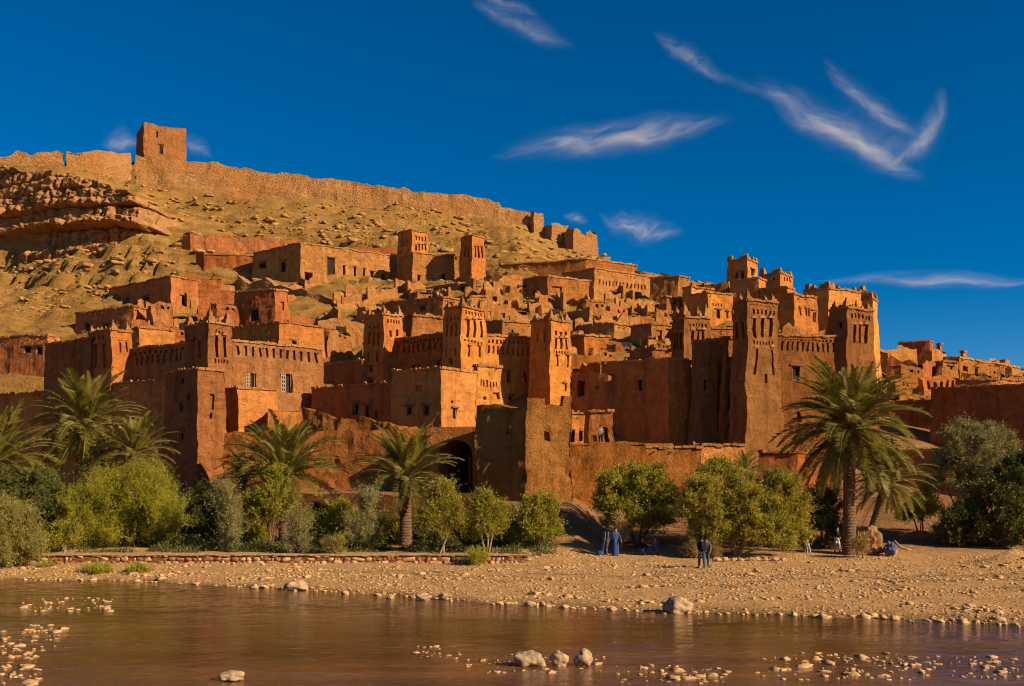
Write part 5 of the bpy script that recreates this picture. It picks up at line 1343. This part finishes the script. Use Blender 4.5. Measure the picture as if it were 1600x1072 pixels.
def shrub(name, label, lobes, D, mat, base=None, kind='bushy', seed=0, dens=1.0, cat='shrub', stems=4, bark='bark', group=None, dep=0.9):
    """lobes given in picture columns/rows: (cx, cy, rx, ry)"""
    k = D / FPX; L3 = []
    rg = random.Random(seed)
    for (cx, cy, rx, ry) in lobes:
        c = P(cx, cy, D); c.y += rg.uniform(-.25, .25) * rx * k
        L3.append(((c.x, c.y, c.z), (rx * k * .93, rx * k * dep, ry * k * .93)))
    bx = base if base is not None else lobes[0][0]
    gx = P(bx, 0, D).x; g = gz(gx, D)
    root = empty(name, (gx, D, g), label, cat, group)
    area = sum(l[1][0] * l[1][2] for l in L3)
    if kind == 'bushy': per, slen, leaf, up, n = 14, .55, (.13, .032), .35, int(760 * area * dens)
    elif kind == 'feather': per, slen, leaf, up, n = 22, .95, (.10, .019), .72, int(580 * area * dens)
    elif kind == 'olive': per, slen, leaf, up, n = 16, .62, (.115, .026), .30, int(760 * area * dens)
    else: per, slen, leaf, up, n = 8, .35, (.30, .014), .8, int(70 * area * dens)
    V, F = leaf_cloud(L3, max(40, n), per, slen, leaf, up, seed + 50)
    gl = g - 0.02
    V[:, 2] = np.maximum(V[:, 2], gl)
    np_mesh('crown', V, F, M[mat], parent=root)
    mb = MB()
    for i in range(stems):
        l = L3[i % len(L3)]; a = rg.uniform(-.3, .3)
        p0 = Vector((gx + a * .5, D + rg.uniform(-.2, .2), g - .05)); p2 = Vector(l[0]) + Vector((rg.uniform(-.4, .4) * l[1][0], rg.uniform(-.3, .3), rg.uniform(-.1, .5) * l[1][2]))
        p1 = p0.lerp(p2, .5) + Vector((rg.uniform(-.15, .15), 0, .1)); r = .05 + .012 * math.sqrt(area)
        mb.tube([p0, p0.lerp(p1, .5), p1, p2], [r, r * .8, r * .6, r * .2], 6)
        for q in range(3):
            s = p1.lerp(p2, rg.random()); e = s + Vector((rg.uniform(-.6, .6) * l[1][0], rg.uniform(-.5, .5), rg.uniform(.2, .8) * l[1][2])); mb.tube([s, e], [r * .35, r * .1], 5)
    mb.build('trunk' if cat == 'tree' else 'stem', M[bark], root)
    return root

shrub('tamarisk_bush', 'yellow feathery bush at the left edge on the river bank', [(20, 835, 44, 46), (-8, 820, 30, 44), (48, 858, 22, 24), (15, 872, 40, 22)], 57.2, 'straw_green', 15, 'feather', 1, 1.3)
shrub('broad_bush', 'big bright yellow green bush below the small left palm', [(165, 782, 50, 46), (222, 778, 50, 50), (128, 806, 38, 40), (255, 812, 40, 40), (190, 828, 76, 32)], 64, 'leaf_bright', 195, 'feather', 2, 1.0, stems=6)
shrub('dark_bush', 'dark green bush between the left edge and the big bright bush', [(85, 800, 38, 46), (60, 770, 32, 40), (110, 838, 40, 28)], 66.5, 'leaf_dark', 90, 'bushy', 3)
shrub('young_tree', 'small pale stemmed sapling low before the dark left bush', [(92, 842, 22, 22), (110, 838, 16, 20)], 60.2, 'leaf_yellow', 104, 'olive', 31, .6, cat='tree', stems=2, bark='palebark')
shrub('dark_bush', 'dark bush at the foot of the front tower', [(315, 805, 28, 44), (335, 835, 26, 28), (290, 830, 30, 32)], 66, 'leaf_dark', 315, 'bushy', 4)
shrub('upright_shrub', 'grey green upright shrub below the annex', [(352, 786, 20, 32), (356, 822, 24, 26), (360, 846, 20, 20)], 61, 'leaf_olive', 358, 'feather', 5, .9)
shrub('broad_bush', 'green bush under the upright palm fan', [(424, 765, 22, 38), (408, 795, 26, 30), (438, 800, 20, 30)], 63, 'leaf_bright', 424, 'bushy', 6, .9)
shrub('upright_shrub', 'small grey upright shrub right of the upright palm fan', [(465, 822, 17, 28), (466, 845, 17, 18)], 60, 'leaf_olive', 466, 'feather', 7, .9)
shrub('upright_shrub', 'tall grey green shrub midway along the garden', [(574, 800, 18, 34), (560, 826, 22, 24), (578, 835, 14, 22)], 61, 'leaf_olive', 562, 'feather', 8, 1.0)
shrub('broad_bush', 'loose green bush left of the tall grey green shrub', [(532, 806, 24, 26), (520, 832, 28, 22)], 63, 'leaf_bright', 530, 'olive', 81, .8)
shrub('grass_tuft', 'bright yellow grass tuft behind the terrace wall', [(523, 853, 17, 12)], 59.2, 'straw_green', 523, 'grass', 9, 14, stems=0 or 1)
shrub('young_tree', 'round yellow green sapling below the arched gate, left of its twin', [(690, 800, 32, 32), (675, 818, 22, 24), (708, 815, 20, 26), (690, 775, 18, 18)], 59.7, 'leaf_yellow', 690, 'olive', 10, .95, cat='tree', stems=4, bark='palebark')
shrub('young_tree', 'slimmer yellow green sapling below the bastion', [(760, 826, 26, 26), (756, 795, 18, 26), (775, 808, 16, 26)], 60.2, 'leaf_yellow', 762, 'olive', 11, .95, cat='tree', stems=4, bark='palebark')
shrub('dark_bush', 'thin dark bush at the foot of the bastion mound', [(846, 825, 34, 28), (836, 800, 22, 28), (862, 800, 12, 26)], 63, 'leaf_dark2', 842, 'bushy', 12, .8, bark='palebark')
shrub('dark_bush', 'big dark green bush before the sunlit outer wall', [(960, 778, 34, 44), (1010, 765, 40, 40), (1034, 790, 28, 36), (985, 806, 44, 26), (1020, 812, 30, 22)], 65.6, 'leaf_dark2', 995, 'bushy', 13, 1.1, stems=6)
shrub('olive_shrub', 'widest olive green shrub mass beside the two walkers', [(1102, 790, 40, 46), (1160, 778, 48, 44), (1222, 785, 40, 50), (1125, 832, 52, 34), (1185, 830, 50, 36), (1228, 838, 34, 30)], 61.3, 'leaf_olive2', 1150, 'olive', 14, 1.25, stems=8, bark='palebark')
shrub('dark_bush', 'shaded bush between the olive mass and the great palm', [(1285, 800, 28, 42), (1290, 835, 30, 32)], 66, 'leaf_dark', 1285, 'bushy', 15)
shrub('olive_tree', 'silvery olive tree with an open crown at the right', [(1512, 705, 52, 48), (1560, 700, 26, 30), (1478, 745, 36, 44), (1535, 760, 44, 40)], 71, 'leaf_olive', 1520, 'olive', 16, .6, cat='tree', stems=6)
shrub('dark_tree', 'dark spreading tree filling the right edge', [(1560, 800, 48, 56), (1600, 760, 46, 56), (1505, 825, 40, 34), (1590, 835, 50, 28)], 66.5, 'leaf_dark', 1560, 'bushy', 17, 1.1, cat='tree', stems=7)
shrub('broad_bush', 'small bright bush left of the silvery olive tree', [(1440, 792, 26, 24), (1425, 806, 18, 16)], 72, 'leaf_bright', 1438, 'bushy', 18)
shrub('dark_bush', 'low bush peeping up behind the big olive mass', [(1125, 735, 22, 18), (1105, 742, 16, 14)], 73, 'leaf_bright', 1118, 'bushy', 19)
shrub('dark_bush', 'dark bush low under the palm at the left edge', [(-5, 770, 34, 40), (30, 790, 28, 34)], 66, 'leaf_dark', 5, 'bushy', 20)
for i, (x, y, rx) in enumerate([(75, 888, 14), (150, 893, 26), (215, 893, 14), (745, 869, 14)]):
    shrub('grass_tuft', ['tiny green tuft on the bank beside the yellow feathery bush', 'widest green grass patch on the left shoreline', 'small green grass patch right of the widest one on the shoreline', 'green tuft at the foot of the terrace wall near its right end'][i],
          [(x, y + 2, rx * 1.1, 3.5)], [57.2, 55.2, 55.0, 57.6][i], 'leaf_bright', x, 'grass', 40 + i, 40, stems=1)
shrub('dry_reeds', 'dry straw coloured reed clump behind the blue robed person', [(970, 832, 14, 26)], 62.6, 'straw', 968, 'grass', 60, 14, stems=1)

for (x, y, rx, ry, D, sd, mt, lab) in [(292, 838, 28, 26, 67, 61, 'leaf_dark', 'dark bush behind the gap right of the big bright bush'), (398, 838, 26, 24, 66, 62, 'leaf_dark2', 'dark bush behind the grey green upright shrub'), (500, 822, 30, 34, 68, 63, 'leaf_dark', 'dark bush against the retaining wall right of the upright palm fan'), (606, 832, 24, 28, 67, 64, 'leaf_dark2', 'dark bush behind the stout palm trunk, on its left'), (726, 836, 26, 26, 66, 65, 'leaf_dark', 'dark bush between the two yellow green saplings'), (800, 836, 26, 26, 65, 66, 'leaf_dark2', 'dark bush between the slimmer sapling and the mound bush'), (660, 838, 18, 24, 66, 67, 'leaf_dark', 'dark bush behind the round sapling')]:
    shrub('dark_bush', lab, [(x, y, rx, ry), (x + rx * .5, y + 8, rx * .7, ry * .7)], D, mt, x, 'bushy', sd, .9)
# dark low undergrowth between the garden shrubs
N = 60000
px = RNG.uniform(60, 870, N); D = RNG.uniform(60, 71, N); X = (px - 800) / 1600 * D
dn = fbm(X * .35, D * .35, 3.3, 3); keep = dn > -.12; X, D, dn = X[keep], D[keep], dn[keep]
Z = ground_z(X, D) + RNG.uniform(0, 1, len(X)) ** 1.6 * (0.25 + 1.1 * np.clip(dn + .12, 0, .8)) * np.clip((D - 59.5) / 3, .3, 1)
p = np.stack([X, D, Z], -1); ld = RNG.normal(size=p.shape) + np.array([0, 0, .8]); ld /= np.linalg.norm(ld, axis=1)[:, None]
wd = np.cross(ld, RNG.normal(size=p.shape)); wd /= np.linalg.norm(wd, axis=1)[:, None]
V = np.stack([p, p + ld * .09 - wd * .028, p + ld * .18, p + ld * .09 + wd * .028], 1).reshape(-1, 3)
ug = np_mesh('garden_undergrowth', V, np.arange(len(V)).reshape(-1, 4), M['leaf_dark'])
tag(ug, 'dark low undergrowth covering the garden floor', 'undergrowth', kind='stuff')
# dry tufts on the hill
N = 1500
X = RNG.uniform(-140, 40, N); Y = RNG.uniform(125, 215, N); dn = fbm(X * .07, Y * .1, 1.7, 2); keep = dn > 0.0; X, Y = X[keep], Y[keep]; n = len(X)
B = 22
p = np.repeat(np.stack([X, Y, ground_z(X, Y)], -1), B, 0); S = np.repeat(np.clip(RNG.lognormal(-.9, .4, n), .2, 1.0), B)[:, None]
ld = RNG.normal(size=p.shape); ld[:, 2] = np.abs(ld[:, 2]) + .5; ld /= np.linalg.norm(ld, axis=1)[:, None]
p = p + RNG.normal(size=p.shape) * S * np.array([.3, .3, .08]); wd = np.cross(ld, RNG.normal(size=p.shape)); wd /= np.linalg.norm(wd, axis=1)[:, None]
V = np.stack([p - wd * .07 * S, p + wd * .07 * S, p + ld * S * .8], 1).reshape(-1, 3)
tf = np_mesh('hillside_tufts', V, np.arange(len(V)).reshape(-1, 3), M['tuft'])
tag(tf, 'dry scrub tufts dotting the hillside', 'scrub', kind='stuff')

# ------------------------------------------------------------------ terrace wall of laid stones along the garden
def terrace_wall():
    D = 58.25; x0, x1 = P(60, 0, D).x, P(822, 0, D).x; zb = 0.0; zt = 0.52
    root = empty('terrace_wall', ((x0 + x1) / 2, D, zb - .1), 'low dry stone terrace wall along the garden edge above the gravel', 'wall')
    core = MB(); n = 90
    for i in range(n):
        a, b = x0 + (x1 - x0) * i / n, x0 + (x1 - x0) * (i + 1) / n
        core.box(((a + b) / 2, D + .2, (zb - .15 + zt - .06) / 2), (b - a + .01, .42, zt - .06 - zb + .15))
    core.build('wall_core', M['mud_dull'], root)
    meshes = []
    for s in range(7):
        v, f = rock_verts(2, 60 + s, 1.0, .45, 1.2); v = v / np.abs(v).max(0) * .5
        v = np.sign(v) * np.abs(v * 2) ** .75 * .5
        me = bpy.data.meshes.new('stone'); me.from_pydata(v.tolist(), [], f.tolist()); me.materials.append((M['pebble'], M['redearth'], M['pebble'], M['redearth'], M['boulder'], M['pebble'], M['redearth'])[s]); me.polygons.foreach_set('use_smooth', [True] * len(f)); me.update(); meshes.append(me)
    rg = random.Random(5); cnt = 0
    for z0, h in ((-.06, .26), (.17, .22), (.37, .17)):
        x = x0
        while x < x1 and cnt < 290:
            w = rg.choice((rg.uniform(.12, .3), rg.uniform(.25, .5), rg.uniform(.4, .95)))
            o = bpy.data.objects.new('stone', meshes[rg.randrange(7)]); o.parent = root
            o.location = (x + w / 2 - (x0 + x1) / 2, rg.uniform(.02, .12), z0 + h / 2 + .1 + rg.uniform(-.02, .02)); o.scale = (w * 1.05, .3, h * rg.uniform(.95, 1.2)); o.rotation_euler = (0, rg.uniform(-.25, .25) + rg.choice((0, 3.14)), rg.uniform(-.2, .2))
            col.objects.link(o); x += w * (1.0 if rg.random() < .8 else 1.5); cnt += 1
    cp = MB(); x = x0
    while x < x1:
        w = rg.uniform(.3, .8); cp.box((x + w / 2, D + .16, zt + rg.uniform(-.01, .02)), (w * .98, .55, rg.uniform(.05, .09))); x += w
    cp.build('coping', M['boulder'], root)
terrace_wall()
# row of edging stones right of the walkers, red earth mound, rock at the great palm
rg = random.Random(11)
boulder('palm_rock', 1362, 866, 34, 46, 62.2, 22, 'upright reddish rock at the foot of the great palm', 'rock', 'redearth', depth=.8, amp=.6, freq=1.6)
boulder('palm_rock', 1391, 866, 26, 18, 62, 23, 'low yellowish rock right of the upright reddish rock', 'rock', 'boulder')
ED = ['first edging stone from the walkers, below the olive shrub mass'] + [n + ' edging stone from the walkers, below the olive shrub mass' for n in ('second', 'third', 'fourth', 'fifth', 'sixth', 'seventh', 'eighth', 'ninth')]
for i in range(9):
    x = 1120 + i * 13 + rg.uniform(-3, 3)
    boulder('edging_stone', x, 876 + rg.uniform(-1, 1), rg.uniform(9, 15), rg.uniform(5, 7), 58.8, 30 + i, ED[i], 'stone', 'pebble', 'edging stones along the shrub foot')
wall_strip('garden_kerb', 'low red earth bank behind the walkers path', [(905, 858, 864, 66.5), (960, 848, 862, 67), (1060, 846, 858, 67)], mat='mud_red', rag=.2, thick=2.0, sink=.8, cell=.6)
wall_strip('garden_kerb', 'low stone retaining wall under the dark tree at the right', [(1420, 835, 852, 69), (1500, 833, 850, 69), (1640, 832, 850, 69)], mat='rubble', rag=.3, thick=.8, sink=.8, cell=.5)

# ------------------------------------------------------------------ people
def cloth(name, c): return plain(name, c, .85, .2, 14, .15)
M['skin'] = plain('skin', (0.36, 0.19, 0.11), .6, .1)
M['navy'] = cloth('navy_cloth', (0.012, 0.014, 0.022)); M['denim'] = cloth('denim_cloth', (0.06, 0.075, 0.12)); M['greycloth'] = cloth('grey_cloth', (0.10, 0.085, 0.07))
M['blue'] = cloth('blue_cloth', (0.03, 0.06, 0.16)); M['indigo'] = cloth('indigo_cloth', (0.09, 0.10, 0.16)); M['white'] = cloth('white_cloth', (0.62, 0.56, 0.50)); M['hair'] = cloth('dark_hair', (0.015, 0.010, 0.008)); M['khaki'] = cloth('khaki_cloth', (0.22, 0.16, 0.10)); M['shoe'] = cloth('shoe_leather', (0.10, 0.05, 0.03))

def skin_obj(name, J, E, mat, parent, rootv, sub=1):
    names = list(J); ix = {k: i for i, k in enumerate(names)}
    me = bpy.data.meshes.new(name); me.from_pydata([J[k][0] for k in names], [(ix[a], ix[b]) for a, b in E], [])
    o = bpy.data.objects.new(name, me); o.parent = parent; col.objects.link(o)
    md = o.modifiers.new('skin', 'SKIN'); md.use_smooth_shade = True
    if not me.skin_vertices: me.attributes
    bm = bmesh.new(); bm.from_mesh(me); lay = bm.verts.layers.skin.verify()
    bm.verts.ensure_lookup_table()
    for k in names:
        s = bm.verts[ix[k]][lay]; r = J[k][1]; s.radius = r if isinstance(r, tuple) else (r, r); s.use_root = (k == rootv)
    bm.to_mesh(me); bm.free()
    ss = o.modifiers.new('smooth', 'SUBSURF'); ss.levels = sub; ss.render_levels = sub
    me.materials.append(mat); return o

def person(label, px, D, yaw, top, legs, hair='hair', h=1.72, walk=.16, arms=(.25, -.2), robe=None, pack=None, scarf=None, sit=False, z=None):
    x = P(px, 0, D).x; g = gz(x, D) if z is None else z
    root = empty('person', (x, D, g), label, 'person'); root.rotation_euler = (0, 0, R(yaw)); k = h / 1.72; root.scale = (k, k, k)
    dz = -0.52 if sit else 0.0
    J = {'pel': ((0, 0, .95 + dz), (.13, .10)), 'bel': ((0, .0, 1.10 + dz), (.125, .09)), 'che': ((0, .01, 1.30 + dz), (.15, .10)), 'nek': ((0, .01, 1.47 + dz), .055), 'jaw': ((0, -.025, 1.54 + dz), (.062, .068)), 'hed': ((0, -.005, 1.62 + dz), (.074, .088)), 'cro': ((0, .005, 1.69 + dz), (.05, .06)), 'nos': ((0, -.105, 1.585 + dz), .012)}
    E = [('pel', 'bel'), ('bel', 'che'), ('che', 'nek'), ('nek', 'jaw'), ('jaw', 'hed'), ('hed', 'cro'), ('jaw', 'nos')]
    for s, n in ((-1, 'l'), (1, 'r')):
        a = arms[0] if s < 0 else arms[1]
        J['sh' + n] = ((s * .18, .01, 1.41 + dz), .058); J['el' + n] = ((s * .235, -a * .5, 1.13 + dz), .044); J['wr' + n] = ((s * .22, -a * 1.2 - .06, .90 + dz + abs(a) * .2), .031)
        w = J['wr' + n][0]; J['pa' + n] = ((w[0], w[1] - .02, w[2] - .075), (.036, .018))
        E += [('che', 'sh' + n), ('sh' + n, 'el' + n), ('el' + n, 'wr' + n), ('wr' + n, 'pa' + n)]
        for q in range(4):
            J[f'f{q}{n}'] = ((w[0] + (q - 1.5) * .006, w[1] - .045 + q * .02, w[2] - .135 + abs(q - 1.4) * .006), .0085); J[f'g{q}{n}'] = ((w[0] - s * .01, w[1] - .06 + q * .02, w[2] - .165 + abs(q - 1.4) * .008), .007); E += [('pa' + n, f'f{q}{n}'), (f'f{q}{n}', f'g{q}{n}')]
        J['th' + n] = ((w[0] - s * .01, w[1] - .065, w[2] - .085), .010); E.append(('wr' + n, 'th' + n))
        st = walk * s
        if sit:
            J['hp' + n] = ((s * .10, 0, .38), .09); J['kn' + n] = ((s * .26, -.36, .32), .06); J['an' + n] = ((-s * .02, -.40, .08), .042); J['to' + n] = ((-s * .12, -.46, .05), .035)
        else:
            J['hp' + n] = ((s * .09, 0, .90), .085); J['kn' + n] = ((s * .10, -st * .6 - .02, .50), .060); J['an' + n] = ((s * .10, -st + .02, .09), .042); J['to' + n] = ((s * .115, -st - .13, .04), (.042, .034))
        E += [('pel', 'hp' + n), ('hp' + n, 'kn' + n), ('kn' + n, 'an' + n), ('an' + n, 'to' + n)]
    skin_obj('body', J, E, M['skin'], root, 'pel', 1)
    def grow(keys, edges, d, name, mat, r): 
        JJ = {q: (J[q][0], tuple(v + d for v in J[q][1]) if isinstance(J[q][1], tuple) else J[q][1] + d) for q in keys}
        return skin_obj(name, JJ, edges, mat, root, r, 1)
    tk = ['pel', 'bel', 'che', 'shl', 'shr', 'ell', 'elr', 'wrl', 'wrr']
    grow(tk, [('pel', 'bel'), ('bel', 'che'), ('che', 'shl'), ('che', 'shr'), ('shl', 'ell'), ('shr', 'elr'), ('ell', 'wrl'), ('elr', 'wrr')], .028, 'jacket', M[top], 'pel')
    if robe is None:
        lk = ['pel', 'hpl', 'hpr', 'knl', 'knr', 'anl', 'anr']
        grow(lk, [('pel', 'hpl'), ('pel', 'hpr'), ('hpl', 'knl'), ('hpr', 'knr'), ('knl', 'anl'), ('knr', 'anr')], .022, 'trousers', M[legs], 'pel')
    else:
        mb = MB(); n = 20; lv = [(.03, .25), (.35, .23), (.7, .20), (1.0, .18), (1.25, .19), (1.40, .14)]; 
        for i, (zz_, r) in enumerate(lv):
            for q in range(n):
                a = 2 * math.pi * q / n; rr = r * (1 + .07 * math.sin(a * 5) * (1 - i / 6)); mb.v.append(Vector((math.cos(a) * rr, math.sin(a) * rr * .75, zz_ )))
        for i in range(len(lv) - 1):
            for q in range(n): mb.f.append((i * n + q, i * n + (q + 1) % n, (i + 1) * n + (q + 1) % n, (i + 1) * n + q)); mb.m.append(0)
        mb.f.append(tuple((len(lv) - 1) * n + q for q in range(n))); mb.m.append(0)
        mb.build('robe', M[robe], root, True, origin=(0, 0, 0))
    for n in 'lr':
        a, b = J['an' + n][0], J['to' + n][0]
        skin_obj('shoe', {'a': ((a[0], a[1] + .03, .05 if not sit else a[2]), .052), 'b': ((b[0], b[1], .045 if not sit else b[2]), .048)}, [('a', 'b')], M['shoe'], root, 'a', 1)
    hz = 1.64 + dz
    skin_obj('head_scarf' if scarf else 'hair', {'a': ((0, .03, hz - .06), (.085, .07)), 'b': ((0, .025, hz + .03), (.092, .098)), 'c': ((0, .01, hz + .085), (.05, .06))}, [('a', 'b'), ('b', 'c')], M[scarf or hair], root, 'b', 1)
    if pack:
        mb = MB(); mb.box((0, .22, 1.22), (.30, .18, .46), taper=.8); mb.box((0, .32, 1.12), (.22, .07, .22), taper=.85)
        for s in (-1, 1): mb.tube([(s * .11, .14, 1.42), (s * .12, .02, 1.48), (s * .12, -.13, 1.36), (s * .14, -.02, 1.05), (s * .12, .14, 1.02)], [.018] * 5, 5)
        mb.build('backpack', M[pack], root, origin=(0, 0, 0))
    return root
person('walker in dark jacket and jeans on the gravel, left of the pair', 1096.5, 55.0, -170, 'navy', 'denim', walk=.15, pack='navy')
person('walker in grey top close beside the dark jacketed walker', 1103.5, 55.5, 165, 'greycloth', 'denim', h=1.66, walk=-.13, arms=(-.15, .2))
person('person in a blue robe and blue head scarf by the dry reeds', 962, 61.4, 20, 'blue', 'blue', robe='blue', scarf='blue', h=1.66, walk=.05, arms=(.3, .2))
person('seated dark clothed person on the path, left of two', 1003.5, 62.2, 30, 'navy', 'indigo', sit=True, h=1.5, arms=(.25, .25))
person('seated blue grey clothed person on the path, right of two', 1023.5, 62.2, -20, 'indigo', 'indigo', sit=True, h=1.5, scarf='indigo', arms=(.25, .25))
person('person in dark top and white trousers in shade by the great palm', 1308, 63.4, 35, 'navy', 'white', walk=.1, h=1.6)
person('far visitor in khaki on the terrace by the small gatehouse door', 938.5, 82.0, 15, 'khaki', 'navy', h=1.6, walk=.08, z=zz(696, 82.0))

# wares laid out by the great palm
def drape(name, label, px, py0, py1, wpx, D, mat, seed, mat2=None):
    rg = random.Random(seed); top = P(px, py0, D); bot = P(px, py1, D); w = wpx / FPX * D
    root = empty(name, bot, label, 'scarf'); mb = MB(); nx_, nz_ = 10, 16
    for j in range(nz_ + 1):
        for i in range(nx_ + 1):
            s = i / nx_ - .5; t = j / nz_; p = bot.lerp(top, t) + Vector((s * w * (1 - .3 * t) + .10 * math.sin(t * 4 + seed), .06 * math.sin(s * 14 + t * 3) + .03 * math.sin(t * 9), 0)); mb.v.append(p)
    n = nx_ + 1
    for j in range(nz_):
        for i in range(nx_): mb.f.append((j * n + i, j * n + i + 1, (j + 1) * n + i + 1, (j + 1) * n + i)); mb.m.append((i + j) % 3 == 0 and 1 or 0)
    o = mb.build('cloth', [M[mat], M[mat2 or mat]], root, True); sd = o.modifiers.new('solid', 'SOLIDIFY'); sd.thickness = .012
    pole = MB(); pole.tube([bot - Vector((0, -.06, .25)), top + Vector((0, .06, .1))], [.025, .018], 6); pole.build('pole', M['beam'], root)
drape('hanging_scarf', 'white and dark checked scarf hanging beside the olive mass', 1260.5, 836, 866, 9, 63.0, 'white', 1, 'navy')
drape('hanging_scarf', 'grey blue cloth panel propped left of the blue robed person', 946, 832, 868, 14, 62.0, 'indigo', 4, 'greycloth')
boulder('cloth_bundle', 1391, 868, 22, 24, 61.4, 41, 'blue and grey bundle of cloth by the great palm', 'bundle', 'indigo', depth=.7, amp=.8, freq=1.5)
boulder('cloth_bundle', 937, 871, 12, 11, 61.6, 42, 'small blue bundle on the ground left of the robed person', 'bundle', 'blue')
lg = MB(); a = P(1397, 845, 61.5); b = P(1425, 860, 61.2)
lg.tube([a, a.lerp(b, .35) + Vector((0, 0, -.18)), a.lerp(b, .6) + Vector((0, 0, -.12)), b], [.07, .085, .07, .045], 8)
lo = lg.build('driftwood', M['lattice'], None, True, origin=tuple(b)); tag(lo, 'bleached bent driftwood branch right of the cloth bundle', 'branch')
for (x, y, w, seed, lab) in [(1083, 873, 9, 1, 'dry yellow weed left of the two walkers'), (1113, 873, 9, 2, 'dry yellow weed right of the two walkers'), (1345, 866, 10, 3, 'bright yellow weed left of the upright reddish rock')]:
    shrub('dry_weed', lab, [(x, y - 12, w, 12)], 60.5, 'straw', x, 'grass', 80 + seed, 26, stems=1)

# ------------------------------------------------------------------ high thin clouds
def cloud(label, px, py, hl, hh, ang, bend=0.0, dens=1.0, seed=0, D=3000.0, fine=1.0, depth=.35):
    c = P(px, py, D); k = D / FPX
    t = NT('cloud_' + str(seed))
    tc = t.n('ShaderNodeTexCoord'); sp = t.n('ShaderNodeSeparateXYZ'); t.l(tc.outputs['Object'], sp.inputs[0])
    x, y, z = sp.outputs; 
    zb = t.math('MULTIPLY_ADD', t.math('MULTIPLY', x, x), -bend, z)           # bend the wisp
    rag = t.n('ShaderNodeTexNoise'); rag.inputs['Scale'].default_value = 1.0; rag.inputs['Detail'].default_value = 3.0
    cv = t.n('ShaderNodeCombineXYZ'); t.l(t.math('MULTIPLY_ADD', x, 1.6 * fine, seed * 3.1), cv.inputs[0]); t.l(t.math('MULTIPLY', y, .3), cv.inputs[1]); t.l(t.math('MULTIPLY', zb, .6), cv.inputs[2]); t.l(cv.outputs[0], rag.inputs['Vector'])
    ax = t.math('MAXIMUM', t.math('SUBTRACT', 1.0, t.math('MULTIPLY', x, x)), 0.0)
    wid = t.math('MULTIPLY_ADD', ax, .8, .2)
    zc = t.math('DIVIDE', t.math('MULTIPLY_ADD', t.math('SUBTRACT', rag.outputs['Fac'], .5), .9, zb), wid)
    cv2 = t.n('ShaderNodeCombineXYZ'); t.l(t.math('MULTIPLY_ADD', x, 2.6 * fine, seed * 7.7), cv2.inputs[0]); t.l(t.math('MULTIPLY', y, .7), cv2.inputs[1]); t.l(t.math('MULTIPLY_ADD', zc, 3.2, t.math('MULTIPLY', x, -1.6)), cv2.inputs[2])
    fib = t.n('ShaderNodeTexNoise'); fib.inputs['Scale'].default_value = 1.0; fib.inputs['Detail'].default_value = 9.0; fib.inputs['Roughness'].default_value = .68; fib.inputs['Distortion'].default_value = 1.0; t.l(cv2.outputs[0], fib.inputs['Vector'])
    f = t.n('ShaderNodeMapRange'); f.interpolation_type = 'SMOOTHSTEP'; t.l(fib.outputs['Fac'], f.inputs[0]); f.inputs[1].default_value = .34; f.inputs[2].default_value = .76
    core = t.math('EXPONENT', t.math('MULTIPLY', t.math('MULTIPLY', zc, zc), -1.0 / (.16 * .16)))
    zf = t.math('SUBTRACT', zc, .12)
    fringe = t.math('EXPONENT', t.math('MULTIPLY', t.math('MULTIPLY', zf, zf), -1.0 / (.32 * .32)))
    prof = t.math('ADD', t.math('MULTIPLY', core, t.math('MULTIPLY_ADD', f.outputs[0], .55, .03)), t.math('MULTIPLY', t.math('MULTIPLY', fringe, f.outputs[0]), .40))
    ay = t.math('MAXIMUM', t.math('SUBTRACT', 1.0, t.math('MULTIPLY', y, y)), 0.0)
    cut = t.math('MAXIMUM', t.math('SUBTRACT', 1.0, t.math('POWER', t.math('ABSOLUTE', z), 4.0)), 0.0)
    env = t.math('MULTIPLY', t.math('MULTIPLY', t.math('POWER', ax, 2.0), ay), cut)
    de = t.math('MULTIPLY', t.math('MULTIPLY', env, prof), dens * 2.6 / (hh * k * depth * 2))
    v = t.n('ShaderNodeVolumePrincipled'); v.inputs['Color'].default_value = (.95, .97, 1, 1); v.inputs['Anisotropy'].default_value = 0.1; t.l(de, v.inputs['Density']); t.l(v.outputs[0], t.out.inputs['Volume'])
    mb = MB(); mb.box((0, 0, 0), (2, 2, 2))
    o = mb.build('cloud', t.mat, None, origin=(0, 0, 0)); o.location = c; o.scale = (hl * k, hh * k * depth, hh * k); o.rotation_euler = (0, R(-ang), 0)
    tag(o, label, 'cloud'); o.visible_shadow = True
    return o
cloud('longest bright feathered cloud at the centre of the sky', 958, 220, 205, 56, 8, .12, .9, 1)
cloud('diagonal bright streak cloud at the upper right', 1308, 212, 165, 50, -31, .22, .95, 2)
cloud('thin diagonal cloud just above the bright diagonal streak', 1356, 164, 112, 36, -40, .3, .42, 3)
cloud('hooked cloud at the right end of the diagonal streaks', 1446, 218, 88, 52, 50, .8, .5, 4)
cloud('faint ragged cloud at the top left of centre', 812, 42, 108, 40, -26, .16, .26, 5)
cloud('faint wisp along the very top edge of the sky', 790, 6, 66, 26, -22, 0, .35, 6)
cloud('small faint diagonal cloud between centre and right', 1080, 96, 84, 36, -32, .25, .26, 7)
cloud('low pale tuft cloud above the village skyline', 1000, 362, 74, 44, -10, .35, .6, 8)
cloud('long level streak cloud low at the right', 1460, 440, 205, 26, -1, 0, .6, 9)
cloud('tiny puff cloud left of the watch house', 190, 224, 34, 40, 5, 0, .6, 10, fine=.5)
cloud('faint puff cloud right of the watch house', 304, 230, 34, 36, -20, 0, .35, 11, fine=.5)
cloud('tiny wisp cloud above the ridge end', 900, 342, 24, 22, -10, 0, .4, 12, fine=.5)
cloud('very faint thread of cloud linking the small and the bright diagonal streaks', 1175, 140, 110, 26, -22, -.2, .07, 13)
cloud('faint veil around the bright diagonal streaks', 1360, 215, 120, 90, -20, 0, .10, 14, fine=1.5)
